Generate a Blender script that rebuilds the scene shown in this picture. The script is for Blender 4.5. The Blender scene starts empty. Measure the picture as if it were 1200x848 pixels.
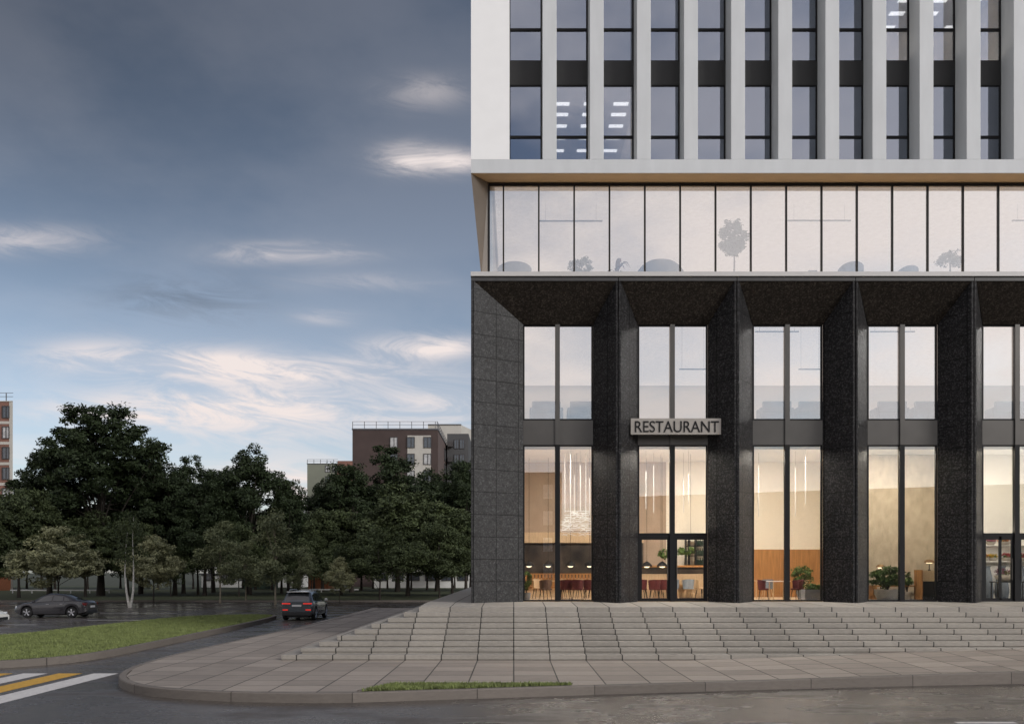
import bpy, math, random
import numpy as np
from mathutils import Vector, Matrix, noise as mnoise

S = bpy.context.scene
COL = S.collection
R = math.radians
EYE, FOC, CX, HY = 2.74, 1056.0, 602.0, 670.0     # eye height, focal length and vanishing point of the photograph (1200 px wide)

# ------------------------------------------------------------------ camera, sky, sun, exposure
cam = bpy.data.cameras.new("camera")
cam.sensor_width = 36.0
cam.lens = FOC / 1200.0 * 36.0
cam.shift_x = -(CX - 600.0) / 1200.0
cam.shift_y = (HY - 424.0) / 1200.0
cam.clip_start, cam.clip_end = 0.1, 4000.0
camo = bpy.data.objects.new("camera", cam)
COL.objects.link(camo)
camo.location = (0, 0, EYE)
camo.rotation_euler = (R(90), 0, 0)
S.camera = camo

SUN_EL, SUN_AZ = R(22), R(130)        # azimuth clockwise from +Y (the view direction): behind the camera, to its right
world = bpy.data.worlds.new("World")
S.world = world
world.use_nodes = True
wt = world.node_tree
wt.nodes.clear()

def wn(kind, **kw):
    n = wt.nodes.new(kind)
    for k, v in kw.items():
        setattr(n, k, v)
    return n

def wmath(op, a, b=None, c=None, clamp=False):
    n = wn('ShaderNodeMath', operation=op, use_clamp=clamp)
    for i, v in enumerate((a, b, c)):
        if v is None:
            continue
        if isinstance(v, (int, float)):
            n.inputs[i].default_value = v
        else:
            wt.links.new(v, n.inputs[i])
    return n.outputs[0]

SKY_STRENGTH = 0.15
sky = wn('ShaderNodeTexSky', sky_type='NISHITA', sun_disc=False)
sky.sun_elevation, sky.sun_rotation = SUN_EL, SUN_AZ
sky.air_density, sky.dust_density, sky.ozone_density = 1.0, 1.2, 1.5
tc = wn('ShaderNodeTexCoord')
sep = wn('ShaderNodeSeparateXYZ')
wt.links.new(tc.outputs['Generated'], sep.inputs[0])
dx, dy, dz = sep.outputs
yc = wmath('MAXIMUM', dy, 0.05)
u, v = wmath('DIVIDE', dx, yc), wmath('DIVIDE', dz, yc)
# cirrus streaks: noise over the plane the clouds lie in, and a few named banks towards the view direction
cu = wn('ShaderNodeCombineXYZ')
wt.links.new(wmath('MULTIPLY', u, 9.0), cu.inputs[0])
wt.links.new(wmath('MULTIPLY_ADD', v, 38.0, wmath('MULTIPLY', u, 5.0)), cu.inputs[1])
nz = wn('ShaderNodeTexNoise', noise_dimensions='2D')
nz.inputs['Scale'].default_value = 1.0
nz.inputs['Detail'].default_value = 8.0
nz.inputs['Roughness'].default_value = 0.66
nz.inputs['Distortion'].default_value = 0.5
wt.links.new(cu.outputs[0], nz.inputs['Vector'])
wisp = wn('ShaderNodeMapRange', interpolation_type='SMOOTHSTEP')
wisp.inputs['From Min'].default_value = 0.34
wisp.inputs['From Max'].default_value = 0.66
wt.links.new(nz.outputs['Fac'], wisp.inputs['Value'])
banks = [(330, 297, 80, 11, .55), (110, 417, 66, 18, .75), (250, 425, 75, 17, .85), (345, 434, 120, 13, 1.0), (500, 408, 62, 13, 1.1),
         (480, 186, 34, 16, .8), (535, 190, 34, 13, .8), (290, 478, 150, 30, 1.0), (30, 281, 75, 16, .42), (500, 108, 46, 18, .28), (385, 372, 34, 8, .35),
         (520, 470, 70, 25, .5), (130, 480, 80, 16, .5), (345, 570, 80, 24, .7), (430, 330, 90, 10, .2), (300, 590, 900, 100, .42)]
total = None
for px, py, rx, ry, amp in banks:
    a = wmath('POWER', wmath('DIVIDE', wmath('SUBTRACT', u, (px - CX) / FOC), rx / FOC), 2.0)
    b = wmath('POWER', wmath('DIVIDE', wmath('SUBTRACT', v, (HY - py) / FOC), ry / FOC), 2.0)
    g = wmath('MULTIPLY', wmath('EXPONENT', wmath('MULTIPLY', wmath('ADD', a, b), -1.0)), amp)
    total = g if total is None else wmath('ADD', total, g)
bankmask = wmath('MULTIPLY', total, wmath('MULTIPLY_ADD', wisp.outputs[0], 0.85, 0.30), clamp=True)
# the overall thin veil, over the whole sky, brighter behind the camera where the sun is
cp = wn('ShaderNodeCombineXYZ')
zz = wmath('ADD', wmath('MAXIMUM', dz, 0.0), 0.16)
wt.links.new(wmath('DIVIDE', dx, zz), cp.inputs[0])
wt.links.new(wmath('DIVIDE', dy, zz), cp.inputs[1])
nv = wn('ShaderNodeTexNoise', noise_dimensions='2D')
nv.inputs['Scale'].default_value = 1.5
nv.inputs['Detail'].default_value = 6.0
nv.inputs['Roughness'].default_value = 0.55
wt.links.new(cp.outputs[0], nv.inputs['Vector'])
veil = wn('ShaderNodeMapRange', interpolation_type='SMOOTHSTEP')
veil.inputs['From Min'].default_value = 0.30
veil.inputs['From Max'].default_value = 0.62
wt.links.new(nv.outputs['Fac'], veil.inputs['Value'])
behind = wn('ShaderNodeMapRange')
behind.inputs['From Min'].default_value = 0.35
behind.inputs['From Max'].default_value = -0.55
wt.links.new(dy, behind.inputs['Value'])
veilmask = wmath('MULTIPLY', veil.outputs[0], wmath('MULTIPLY_ADD', behind.outputs[0], 0.80, 0.05), clamp=True)
hs = wn('ShaderNodeHueSaturation')
hs.inputs['Saturation'].default_value = 0.72
hs.inputs['Value'].default_value = 1.0
wt.links.new(sky.outputs[0], hs.inputs['Color'])
# dusk: the sky in front falls off to slate blue towards the zenith
def wmap(val, a, b, smooth=True):
    n = wn('ShaderNodeMapRange', interpolation_type='SMOOTHSTEP' if smooth else 'LINEAR')
    n.inputs['From Min'].default_value = a; n.inputs['From Max'].default_value = b
    wt.links.new(val, n.inputs['Value'])
    return n.outputs[0]
fall = wmath('MULTIPLY', wmap(dz, 0.04, 0.55), wmap(dy, -0.3, 0.55))
west = wmath('MULTIPLY', wmap(dx, 0.05, -0.5), wmap(dz, 0.15, 0.5))
dusk = wmath('MULTIPLY', wmath('MULTIPLY_ADD', fall, -0.30, 0.62), wmath('MULTIPLY_ADD', west, -0.42, 1.0))
ga = wmath('POWER', wmath('DIVIDE', wmath('SUBTRACT', u, (215 - CX) / FOC), 85 / FOC), 2.0)
gb_ = wmath('POWER', wmath('DIVIDE', wmath('SUBTRACT', v, (HY - 350) / FOC), 28 / FOC), 2.0)
dusk = wmath('MULTIPLY', dusk, wmath('MULTIPLY_ADD', wmath('MULTIPLY', wmath('EXPONENT', wmath('MULTIPLY', wmath('ADD', ga, gb_), -1.0)), wisp.outputs[0]), -0.30, 1.0))
dk_ = wn('ShaderNodeVectorMath', operation='SCALE')
wt.links.new(hs.outputs[0], dk_.inputs[0]); wt.links.new(dusk, dk_.inputs['Scale'])
tint_ = wn('ShaderNodeVectorMath', operation='MULTIPLY')
tint_.inputs[1].default_value = (0.955, 0.99, 1.055)
wt.links.new(dk_.outputs[0], tint_.inputs[0])
mixv = wn('ShaderNodeMixRGB')
mixv.inputs[2].default_value = (6.2, 5.7, 5.6, 1)
wt.links.new(veilmask, mixv.inputs[0])
wt.links.new(tint_.outputs[0], mixv.inputs[1])
mixb = wn('ShaderNodeMixRGB')
mixb.inputs[2].default_value = (4.7, 4.2, 4.05, 1)
wt.links.new(bankmask, mixb.inputs[0])
wt.links.new(mixv.outputs[0], mixb.inputs[1])
bg = wn('ShaderNodeBackground')
bg.inputs['Strength'].default_value = SKY_STRENGTH
wt.links.new(mixb.outputs[0], bg.inputs['Color'])
wo = wn('ShaderNodeOutputWorld')
wt.links.new(bg.outputs[0], wo.inputs[0])

sl = bpy.data.lights.new("sun", 'SUN')
sl.energy = 1.3
sl.angle = R(18)
sl.color = (1.0, 0.975, 0.95)
suno = bpy.data.objects.new("sun", sl)
COL.objects.link(suno)
sdir = Vector((math.sin(SUN_AZ) * math.cos(SUN_EL), math.cos(SUN_AZ) * math.cos(SUN_EL), math.sin(SUN_EL)))
suno.rotation_euler = sdir.to_track_quat('Z', 'Y').to_euler()
suno.location = (40, -60, 60)

S.view_settings.view_transform = 'Standard'
S.view_settings.look = 'None'
S.view_settings.gamma = 1.0
S.view_settings.use_curve_mapping = False
S.view_settings.exposure = 0.33
S.cycles.transparent_max_bounces = 24
S.cycles.max_bounces = 8
S.cycles.caustics_reflective = False
S.cycles.caustics_refractive = False
S.cycles.sample_clamp_indirect = 6.0

# ------------------------------------------------------------------ helpers
def tag(o, label=None, cat=None, group=None, kind=None):
    if label: o['label'] = label
    if cat: o['category'] = cat
    if group: o['group'] = group
    if kind: o['kind'] = kind
    return o

def thing(name, label, cat, loc=(0, 0, 0), rz=0.0, group=None):
    o = bpy.data.objects.new(name, None)
    o.empty_display_size = 0.3
    COL.objects.link(o)
    o.location = loc
    o.rotation_euler = (0, 0, rz)
    return tag(o, label, cat, group)

class MB:
    """Collects faces; build() links them as ONE mesh object."""
    def __init__(s):
        s.v, s.f, s.m = [], [], []
        s.mi = 0
    def face(s, pts, mi=None):
        b = len(s.v)
        s.v.extend([tuple(p) for p in pts])
        s.f.append(tuple(range(b, b + len(pts))))
        s.m.append(s.mi if mi is None else mi)
    def box(s, x0, x1, y0, y1, z0, z1):
        b = len(s.v)
        s.v.extend([(x0, y0, z0), (x1, y0, z0), (x1, y1, z0), (x0, y1, z0), (x0, y0, z1), (x1, y0, z1), (x1, y1, z1), (x0, y1, z1)])
        for q in ((0, 3, 2, 1), (4, 5, 6, 7), (0, 1, 5, 4), (1, 2, 6, 5), (2, 3, 7, 6), (3, 0, 4, 7)):
            s.f.append(tuple(b + i for i in q)); s.m.append(s.mi)
        return s
    def prism(s, poly, z0, z1):
        n = len(poly); b = len(s.v)
        s.v.extend([(p[0], p[1], z0) for p in poly]); s.v.extend([(p[0], p[1], z1) for p in poly])
        s.f.append(tuple(b + i for i in reversed(range(n)))); s.m.append(s.mi)
        s.f.append(tuple(b + n + i for i in range(n))); s.m.append(s.mi)
        for i in range(n):
            j = (i + 1) % n
            s.f.append((b + i, b + j, b + n + j, b + n + i)); s.m.append(s.mi)
        return s
    def hexa(s, a, c):
        """two quads (4 points each, same winding) joined as a solid"""
        b = len(s.v)
        s.v.extend([tuple(p) for p in a]); s.v.extend([tuple(p) for p in c])
        s.f.append((b + 3, b + 2, b + 1, b)); s.m.append(s.mi)
        s.f.append((b + 4, b + 5, b + 6, b + 7)); s.m.append(s.mi)
        for i in range(4):
            j = (i + 1) % 4
            s.f.append((b + i, b + j, b + 4 + j, b + 4 + i)); s.m.append(s.mi)
        return s
    def tube(s, pts, rad, n=8, cap=True):
        pts = [Vector(p) for p in pts]
        if isinstance(rad, (int, float)): rad = [rad] * len(pts)
        rings = []
        for i, p in enumerate(pts):
            t = (pts[min(i + 1, len(pts) - 1)] - pts[max(i - 1, 0)]).normalized()
            a = t.cross(Vector((0, 0, 1)) if abs(t.z) < 0.9 else Vector((1, 0, 0))).normalized()
            c = t.cross(a).normalized()
            b = len(s.v)
            for k in range(n):
                w = 2 * math.pi * k / n
                s.v.append(tuple(p + (a * math.cos(w) + c * math.sin(w)) * rad[i]))
            rings.append(b)
        for i in range(len(rings) - 1):
            for k in range(n):
                l = (k + 1) % n
                s.f.append((rings[i] + k, rings[i] + l, rings[i + 1] + l, rings[i + 1] + k)); s.m.append(s.mi)
        if cap:
            s.f.append(tuple(rings[0] + k for k in reversed(range(n)))); s.m.append(s.mi)
            s.f.append(tuple(rings[-1] + k for k in range(n))); s.m.append(s.mi)
        return s
    def lathe(s, prof, c=(0, 0, 0), n=20, axis='z', cap=True):
        b0 = len(s.v)
        for r, h in prof:
            for k in range(n):
                w = 2 * math.pi * k / n
                p = (r * math.cos(w), r * math.sin(w), h)
                if axis == 'y': p = (p[0], p[2], p[1])
                s.v.append((p[0] + c[0], p[1] + c[1], p[2] + c[2]))
        for i in range(len(prof) - 1):
            for k in range(n):
                l = (k + 1) % n
                q = (b0 + i * n + k, b0 + i * n + l, b0 + (i + 1) * n + l, b0 + (i + 1) * n + k)
                s.f.append(q if axis == 'z' else q[::-1]); s.m.append(s.mi)
        if cap:
            s.f.append(tuple(b0 + k for k in range(n))[::-1 if axis == 'z' else 1]); s.m.append(s.mi)
            e = b0 + (len(prof) - 1) * n
            s.f.append(tuple(e + k for k in range(n))[::1 if axis == 'z' else -1]); s.m.append(s.mi)
        return s
    def build(s, name, mats, parent=None, smooth=False, world=False, bevel=0.0):
        me = bpy.data.meshes.new(name)
        me.from_pydata(s.v, [], s.f)
        if not isinstance(mats, (list, tuple)): mats = [mats]
        for m in mats: me.materials.append(m)
        if len(mats) > 1:
            me.polygons.foreach_set('material_index', s.m)
        if smooth:
            me.polygons.foreach_set('use_smooth', [True] * len(me.polygons))
        me.update()
        o = bpy.data.objects.new(name, me)
        COL.objects.link(o)
        if parent is not None:
            o.parent = parent
            if world and parent.type == 'EMPTY':
                o.matrix_parent_inverse = Matrix.Translation(-Vector(parent.location))
        if bevel > 0:
            md = o.modifiers.new("edge", 'BEVEL'); md.width = bevel; md.segments = 2; md.limit_method = 'ANGLE'
        if smooth:
            try:
                me.set_sharp_from_angle(angle=R(38))
            except Exception:
                pass
        return o

def children(o):
    return list(o.children)

def copy_tree(o, parent=None):
    c = o.copy()
    COL.objects.link(c)
    if parent is not None: c.parent = parent
    for ch in children(o): copy_tree(ch, c)
    return c

def at(px, d, py=None):
    """the point that lies d metres away along the ground under a pixel column of the photograph"""
    x = (px - CX) * d / FOC
    return (x, d, EYE + (HY - py) * d / FOC) if py is not None else (x, d)

# ------------------------------------------------------------------ materials
def nmat(name):
    m = bpy.data.materials.new(name); m.use_nodes = True
    nt = m.node_tree
    return m, nt, nt.nodes['Principled BSDF']

def simple(name, col, rough=0.6, metal=0.0, var=0.12, scale=6.0, bump=0.0, spec=0.5, coat=0.0, emit=None, estr=0.0, stretch=None):
    m, nt, p = nmat(name)
    p.inputs['Roughness'].default_value = rough
    p.inputs['Metallic'].default_value = metal
    p.inputs['Specular IOR Level'].default_value = spec
    p.inputs['Coat Weight'].default_value = coat
    tcn = nt.nodes.new('ShaderNodeTexCoord')
    n = nt.nodes.new('ShaderNodeTexNoise')
    n.inputs['Scale'].default_value = scale; n.inputs['Detail'].default_value = 6
    src = tcn.outputs['Object']
    if stretch:
        mp = nt.nodes.new('ShaderNodeMapping'); mp.inputs['Scale'].default_value = stretch
        nt.links.new(src, mp.inputs[0]); src = mp.outputs[0]
    nt.links.new(src, n.inputs['Vector'])
    r = nt.nodes.new('ShaderNodeValToRGB')
    r.color_ramp.elements[0].position, r.color_ramp.elements[1].position = 0.3, 0.7
    r.color_ramp.elements[0].color = tuple(c * (1 - var) for c in col) + (1,)
    r.color_ramp.elements[1].color = tuple(min(1, c * (1 + var)) for c in col) + (1,)
    nt.links.new(n.outputs['Fac'], r.inputs[0]); nt.links.new(r.outputs[0], p.inputs['Base Color'])
    if bump:
        b = nt.nodes.new('ShaderNodeBump'); b.inputs['Strength'].default_value = bump; b.inputs['Distance'].default_value = 0.02
        nt.links.new(n.outputs['Fac'], b.inputs['Height']); nt.links.new(b.outputs[0], p.inputs['Normal'])
    if emit:
        p.inputs['Emission Color'].default_value = (*emit, 1); p.inputs['Emission Strength'].default_value = estr
    return m

def glass(name, base, edge=0.65, tint=(0.93, 0.95, 0.96), gcol=(1, 1, 1)):
    m = bpy.data.materials.new(name); m.use_nodes = True
    nt = m.node_tree; nt.nodes.clear()
    out = nt.nodes.new('ShaderNodeOutputMaterial'); mix = nt.nodes.new('ShaderNodeMixShader')
    tr = nt.nodes.new('ShaderNodeBsdfTransparent'); tr.inputs[0].default_value = (*tint, 1)
    gl = nt.nodes.new('ShaderNodeBsdfGlossy'); gl.inputs['Roughness'].default_value = 0.0; gl.inputs[0].default_value = (*gcol, 1)
    lw = nt.nodes.new('ShaderNodeLayerWeight'); lw.inputs[0].default_value = 0.5
    pw = nt.nodes.new('ShaderNodeMath'); pw.operation = 'POWER'; pw.inputs[1].default_value = 4.0
    ma = nt.nodes.new('ShaderNodeMath'); ma.operation = 'MULTIPLY_ADD'; ma.inputs[1].default_value = edge; ma.inputs[2].default_value = base
    nt.links.new(lw.outputs['Facing'], pw.inputs[0]); nt.links.new(pw.outputs[0], ma.inputs[0])
    nt.links.new(ma.outputs[0], mix.inputs[0]); nt.links.new(tr.outputs[0], mix.inputs[1]); nt.links.new(gl.outputs[0], mix.inputs[2])
    nt.links.new(mix.outputs[0], out.inputs[0])
    return m

def grid_mat(name, col, px, py, joint=0.02, jcol=0.35, rough=0.75, axes='xy', var=0.12, spot=14.0, bump=0.3, origin=(0.0, 0.0), speck=0.0, cellvar=0.10, stretch=(1, 1, 1), spec=0.4):
    """stone or concrete slabs: cells of px by py metres with dark joints, each slab a little different"""
    m, nt, p = nmat(name)
    p.inputs['Specular IOR Level'].default_value = spec
    L = nt.links.new
    tcn = nt.nodes.new('ShaderNodeTexCoord'); sp = nt.nodes.new('ShaderNodeSeparateXYZ'); L(tcn.outputs['Object'], sp.inputs[0])
    def M(op, a, b=None, c=None, clamp=False):
        n = nt.nodes.new('ShaderNodeMath'); n.operation = op; n.use_clamp = clamp
        for i, q in enumerate((a, b, c)):
            if q is None: continue
            if isinstance(q, (int, float)): n.inputs[i].default_value = q
            else: L(q, n.inputs[i])
        return n.outputs[0]
    ax = {'x': 0, 'y': 1, 'z': 2}
    masks, cells = [], []
    for a, per, o in ((axes[0], px, origin[0]), (axes[1], py, origin[1])):
        if not per: continue
        t = M('DIVIDE', M('SUBTRACT', sp.outputs[ax[a]], o), per)
        fr = M('ABSOLUTE', M('SUBTRACT', M('FRACT', t), 0.5))
        masks.append(M('GREATER_THAN', fr, 0.5 - joint / per / 2)); cells.append(M('FLOOR', t))
    jm = masks[0] if len(masks) == 1 else M('MAXIMUM', masks[0], masks[1])
    cv = nt.nodes.new('ShaderNodeCombineXYZ'); L(cells[0], cv.inputs[0])
    if len(cells) > 1: L(cells[1], cv.inputs[1])
    wn_ = nt.nodes.new('ShaderNodeTexWhiteNoise'); wn_.noise_dimensions = '2D'; L(cv.outputs[0], wn_.inputs['Vector'])
    mp = nt.nodes.new('ShaderNodeMapping'); mp.inputs['Scale'].default_value = stretch; L(tcn.outputs['Object'], mp.inputs[0])
    n1 = nt.nodes.new('ShaderNodeTexNoise'); n1.inputs['Scale'].default_value = spot; n1.inputs['Detail'].default_value = 9; n1.inputs['Roughness'].default_value = 0.65
    n2 = nt.nodes.new('ShaderNodeTexNoise'); n2.inputs['Scale'].default_value = 0.8; n2.inputs['Detail'].default_value = 5
    L(mp.outputs[0], n1.inputs['Vector']); L(mp.outputs[0], n2.inputs['Vector'])
    val = M('ADD', M('MULTIPLY_ADD', M('SUBTRACT', n1.outputs['Fac'], 0.5), var * 4, 1.0), M('MULTIPLY', M('SUBTRACT', n2.outputs['Fac'], 0.5), var * 2.4))
    val = M('ADD', val, M('MULTIPLY', M('SUBTRACT', wn_.outputs['Value'], 0.5), cellvar * 2))
    if speck:
        vo = nt.nodes.new('ShaderNodeTexVoronoi'); vo.inputs['Scale'].default_value = 23; L(tcn.outputs['Object'], vo.inputs['Vector'])
        sv = nt.nodes.new('ShaderNodeSeparateColor'); L(vo.outputs['Color'], sv.inputs[0])
        val = M('ADD', val, M('MULTIPLY', M('POWER', sv.outputs[0], 3.0), speck))
        n4 = nt.nodes.new('ShaderNodeTexNoise'); n4.inputs['Scale'].default_value = 7; n4.inputs['Detail'].default_value = 10; n4.inputs['Roughness'].default_value = .8
        L(tcn.outputs['Object'], n4.inputs['Vector'])
        val = M('MULTIPLY', val, M('MULTIPLY_ADD', M('SUBTRACT', n4.outputs['Fac'], .5), 2.6, 1.0))
    val = M('MAXIMUM', val, 0.12)
    val = M('MULTIPLY', val, M('MULTIPLY_ADD', jm, jcol - 1.0, 1.0))
    mx = nt.nodes.new('ShaderNodeVectorMath'); mx.operation = 'SCALE'; mx.inputs[0].default_value = col; L(val, mx.inputs['Scale'])
    L(mx.outputs[0], p.inputs['Base Color'])
    L(M('MULTIPLY_ADD', n2.outputs['Fac'], 0.3, rough - 0.15), p.inputs['Roughness'])
    b = nt.nodes.new('ShaderNodeBump'); b.inputs['Strength'].default_value = bump; b.inputs['Distance'].default_value = 0.02
    L(M('SUBTRACT', n1.outputs['Fac'], M('MULTIPLY', jm, 1.2)), b.inputs['Height']); L(b.outputs[0], p.inputs['Normal'])
    return m

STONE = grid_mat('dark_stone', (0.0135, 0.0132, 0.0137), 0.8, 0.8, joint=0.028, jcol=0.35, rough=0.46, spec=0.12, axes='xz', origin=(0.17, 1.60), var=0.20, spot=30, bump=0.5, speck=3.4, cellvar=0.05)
STONE_LIT = grid_mat('lit_corner_stone', (0.034, 0.034, 0.0345), 0.8, 0.8, joint=0.03, jcol=0.35, rough=0.5, axes='xz', origin=(0.17, 1.60), var=0.15, spot=26, bump=0.4, speck=1.0, cellvar=0.07, spec=0.15)  # the corner pier's stronger light is put into this paler stone colour
STONEB = grid_mat('brown_dark_stone', (0.0175, 0.0145, 0.012), 2.1, 4.0, joint=0.02, jcol=0.6, rough=0.5, spec=0.14, axes='xz', origin=(0.6, 1.6), var=0.22, spot=22, bump=0.45, speck=2.4, cellvar=0.05)
STEPMAT = grid_mat('step_concrete', (0.30, 0.278, 0.246), 1.045, 0, joint=0.034, jcol=0.12, rough=0.8, axes='xy', origin=(0.0, 0), var=0.15, spot=7, bump=0.4, cellvar=0.10, stretch=(1, 1, 2.5))
PAVE = grid_mat('paving_slabs', (0.295, 0.255, 0.218), 1.045, 1.0, joint=0.034, jcol=0.16, rough=0.72, axes='xy', origin=(0.0, 0.2), var=0.19, spot=5, bump=0.25, cellvar=0.17, stretch=(0.5, 2.2, 1))
KERBM = grid_mat('kerb_concrete', (0.16, 0.14, 0.122), 2.6, 0, joint=0.02, jcol=0.3, rough=0.8, var=0.13, spot=6, bump=0.4, origin=(-3.39, 0), stretch=(1, 1, 3))
WHITE = simple('white_plaster', (0.86, 0.865, 0.865), 0.55, var=0.02, scale=1.5)
WHITEC = simple('pale_fin_concrete', (0.57, 0.59, 0.605), 0.6, var=0.05, scale=2.0, stretch=(1, 1, 0.3))
SLABW = simple('white_slab_edge', (0.52, 0.51, 0.50), 0.5, var=0.03)
BLACK = simple('black_frame', (0.008, 0.008, 0.009), 0.6, spec=.25, var=0.15)
DARKM = simple('dark_bronze_metal', (0.085, 0.080, 0.074), 0.38, metal=0.3, var=0.10, scale=1.2)
SPAND = simple('black_spandrel', (0.010, 0.010, 0.010), 0.55, var=0.1)
SOFF = simple('warm_soffit', (0.58, 0.43, 0.28), 0.5, var=0.06, scale=2)
SOFFD = simple('brown_side_panel', (0.115, 0.095, 0.078), 0.5, var=0.06, scale=2)
GLS = glass('shop_glass', 0.14, 0.6)
GLU = glass('gallery_glass', 0.26, 0.6)
GLL = glass('lounge_glass', 0.27, 0.6)
GLT = glass('office_glass', 0.27, 0.6, tint=(0.55, 0.58, 0.62), gcol=(0.80, 0.87, 1.0))
WALLW = simple('white_interior_wall', (0.80, 0.78, 0.75), 0.7, var=0.02)
CREAM = simple('cream_wall', (0.80, 0.73, 0.61), 0.7, var=0.03)
TAN = simple('tan_wall', (0.34, 0.25, 0.18), 0.7, var=0.08, scale=2)
WOOD = simple('oak_panel', (0.36, 0.17, 0.055), 0.5, var=0.22, scale=3, stretch=(6, 6, 0.4))
WOODL = simple('light_wood', (0.50, 0.36, 0.22), 0.5, var=0.15, scale=3, stretch=(8, 1, 1))
WOODF = simple('wood_floor', (0.55, 0.40, 0.26), 0.45, var=0.15, scale=2, stretch=(8, 1, 1))
CONC = simple('raw_concrete_wall', (0.50, 0.42, 0.32), 0.75, var=0.15, scale=3.0, bump=0.3, stretch=(1.5, 1, 0.8))
DARKST = simple('dark_feature_wall', (0.034, 0.025, 0.019), 0.4, var=1.0, scale=1.5, bump=0.3)
RED = simple('dark_red_velvet', (0.07, 0.006, 0.009), 0.75, var=0.2)
LEATH = simple('brown_leather', (0.10, 0.055, 0.04), 0.5, var=0.2)
BLUEG = simple('blue_grey_fabric', (0.17, 0.20, 0.24), 0.8, var=0.1)
GREYF = simple('grey_upholstery', (0.13, 0.15, 0.18), 0.85, var=0.12)
POTM = simple('pale_stone_pot', (0.42, 0.38, 0.33), 0.7, var=0.1)
POTD = simple('grey_pot', (0.14, 0.15, 0.17), 0.6, var=0.1)
SOIL = simple('potting_soil', (0.03, 0.022, 0.016), 0.9, var=0.3)
TERRA = simple('orange_brick', (0.34, 0.13, 0.065), 0.8, var=0.2)
BRASS = simple('brass_shade', (0.25, 0.15, 0.07), 0.35, metal=0.6, var=0.1)
SIGNB = simple('brushed_sign_board', (0.33, 0.305, 0.275), 0.45, metal=0.25, var=0.06, scale=8)
BULB = simple('lit_bulb', (0.9, 0.8, 0.6), 0.5, emit=(1.0, 0.80, 0.52), estr=2.2)
RODL = simple('lit_rod', (0.45, 0.43, 0.41), 0.5, emit=(1.0, 0.90, 0.80), estr=.08)
PANELW = simple('warm_light_panel', (0.9, 0.9, 0.9), 0.5, emit=(1.0, 0.89, 0.77), estr=50.0)
PANELS = simple('shop_light_panel', (0.9, 0.9, 0.9), 0.5, emit=(1.0, 0.84, 0.62), estr=13.0)
PANELU = simple('office_fill_glow', (0.9, 0.9, 0.9), 0.5, emit=(1.0, 0.84, 0.66), estr=20.0)
PANELC = simple('concrete_bay_light', (0.9, 0.9, 0.9), 0.5, emit=(1.0, 0.88, 0.72), estr=32.0)
PANELD = simple('transom_fill_glow', (0.9, 0.9, 0.9), 0.5, emit=(1.0, 0.86, 0.68), estr=60.0)
SOFFIT_FILL = simple('soffit_fill_glow', (0.9, 0.9, 0.9), 0.5, emit=(1.0, 0.74, 0.45), estr=10.0)
PANELN = simple('ceiling_fill_glow', (0.9, 0.9, 0.9), 0.5, emit=(1.0, 0.82, 0.71), estr=0.31)
PANELO = simple('office_light_panel', (0.9, 0.9, 0.9), 0.5, emit=(1.0, 0.90, 0.80), estr=2.6)
ASPH = None
# ------------------------------------------------------------------ ground, road, pavement, steps
def asphalt_mat():
    m, nt, p = nmat('wet_asphalt')
    L = nt.links.new
    t = nt.nodes.new('ShaderNodeTexCoord')
    def N(s, d=8, r=.6, st=None):
        n = nt.nodes.new('ShaderNodeTexNoise'); n.inputs['Scale'].default_value = s; n.inputs['Detail'].default_value = d; n.inputs['Roughness'].default_value = r
        if st:
            mp = nt.nodes.new('ShaderNodeMapping'); mp.inputs['Scale'].default_value = st; L(t.outputs['Object'], mp.inputs[0]); L(mp.outputs[0], n.inputs[0])
        else: L(t.outputs['Object'], n.inputs[0])
        return n.outputs['Fac']
    big = N(.35, 6, .6, (1, 1.6, 1)); fine = N(26, 5, .85); mid = N(3.0, 8, .7)
    r = nt.nodes.new('ShaderNodeValToRGB')
    r.color_ramp.elements[0].position, r.color_ramp.elements[1].position = .3, .75
    r.color_ramp.elements[0].color = (.022, .019, .017, 1); r.color_ramp.elements[1].color = (.165, .142, .124, 1)
    a = nt.nodes.new('ShaderNodeMath'); a.operation = 'MULTIPLY_ADD'; a.inputs[1].default_value = .75
    L(fine, a.inputs[0])
    b = nt.nodes.new('ShaderNodeMath'); b.operation = 'MULTIPLY_ADD'; b.inputs[1].default_value = .3; b.inputs[2].default_value = -.03
    L(mid, b.inputs[0]); L(b.outputs[0], a.inputs[2]); L(a.outputs[0], r.inputs[0]); L(r.outputs[0], p.inputs['Base Color'])
    q = nt.nodes.new('ShaderNodeMapRange'); q.inputs['From Min'].default_value = .46; q.inputs['From Max'].default_value = .68
    q.inputs['To Min'].default_value = .17; q.inputs['To Max'].default_value = .62
    L(big, q.inputs[0]); L(q.outputs[0], p.inputs['Roughness'])
    bp = nt.nodes.new('ShaderNodeBump'); bp.inputs['Strength'].default_value = .6; bp.inputs['Distance'].default_value = .012
    L(fine, bp.inputs['Height']); L(bp.outputs[0], p.inputs['Normal'])
    return m
ASPH = asphalt_mat()
LAWN = simple('lawn_soil', (0.085, 0.10, 0.036), 0.9, var=0.35, scale=3)
GRASS = simple('grass_blades', (0.165, 0.20, 0.062), 0.7, var=0.35, scale=2.5)
FIELD = simple('far_field', (0.035, 0.04, 0.02), 0.9, var=0.4, scale=.2)
PAINTW = simple('white_road_paint', (0.62, 0.60, 0.58), 0.6, var=0.18, scale=9)
PAINTY = simple('yellow_road_paint', (0.58, 0.33, 0.04), 0.6, var=0.2, scale=9)

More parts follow.
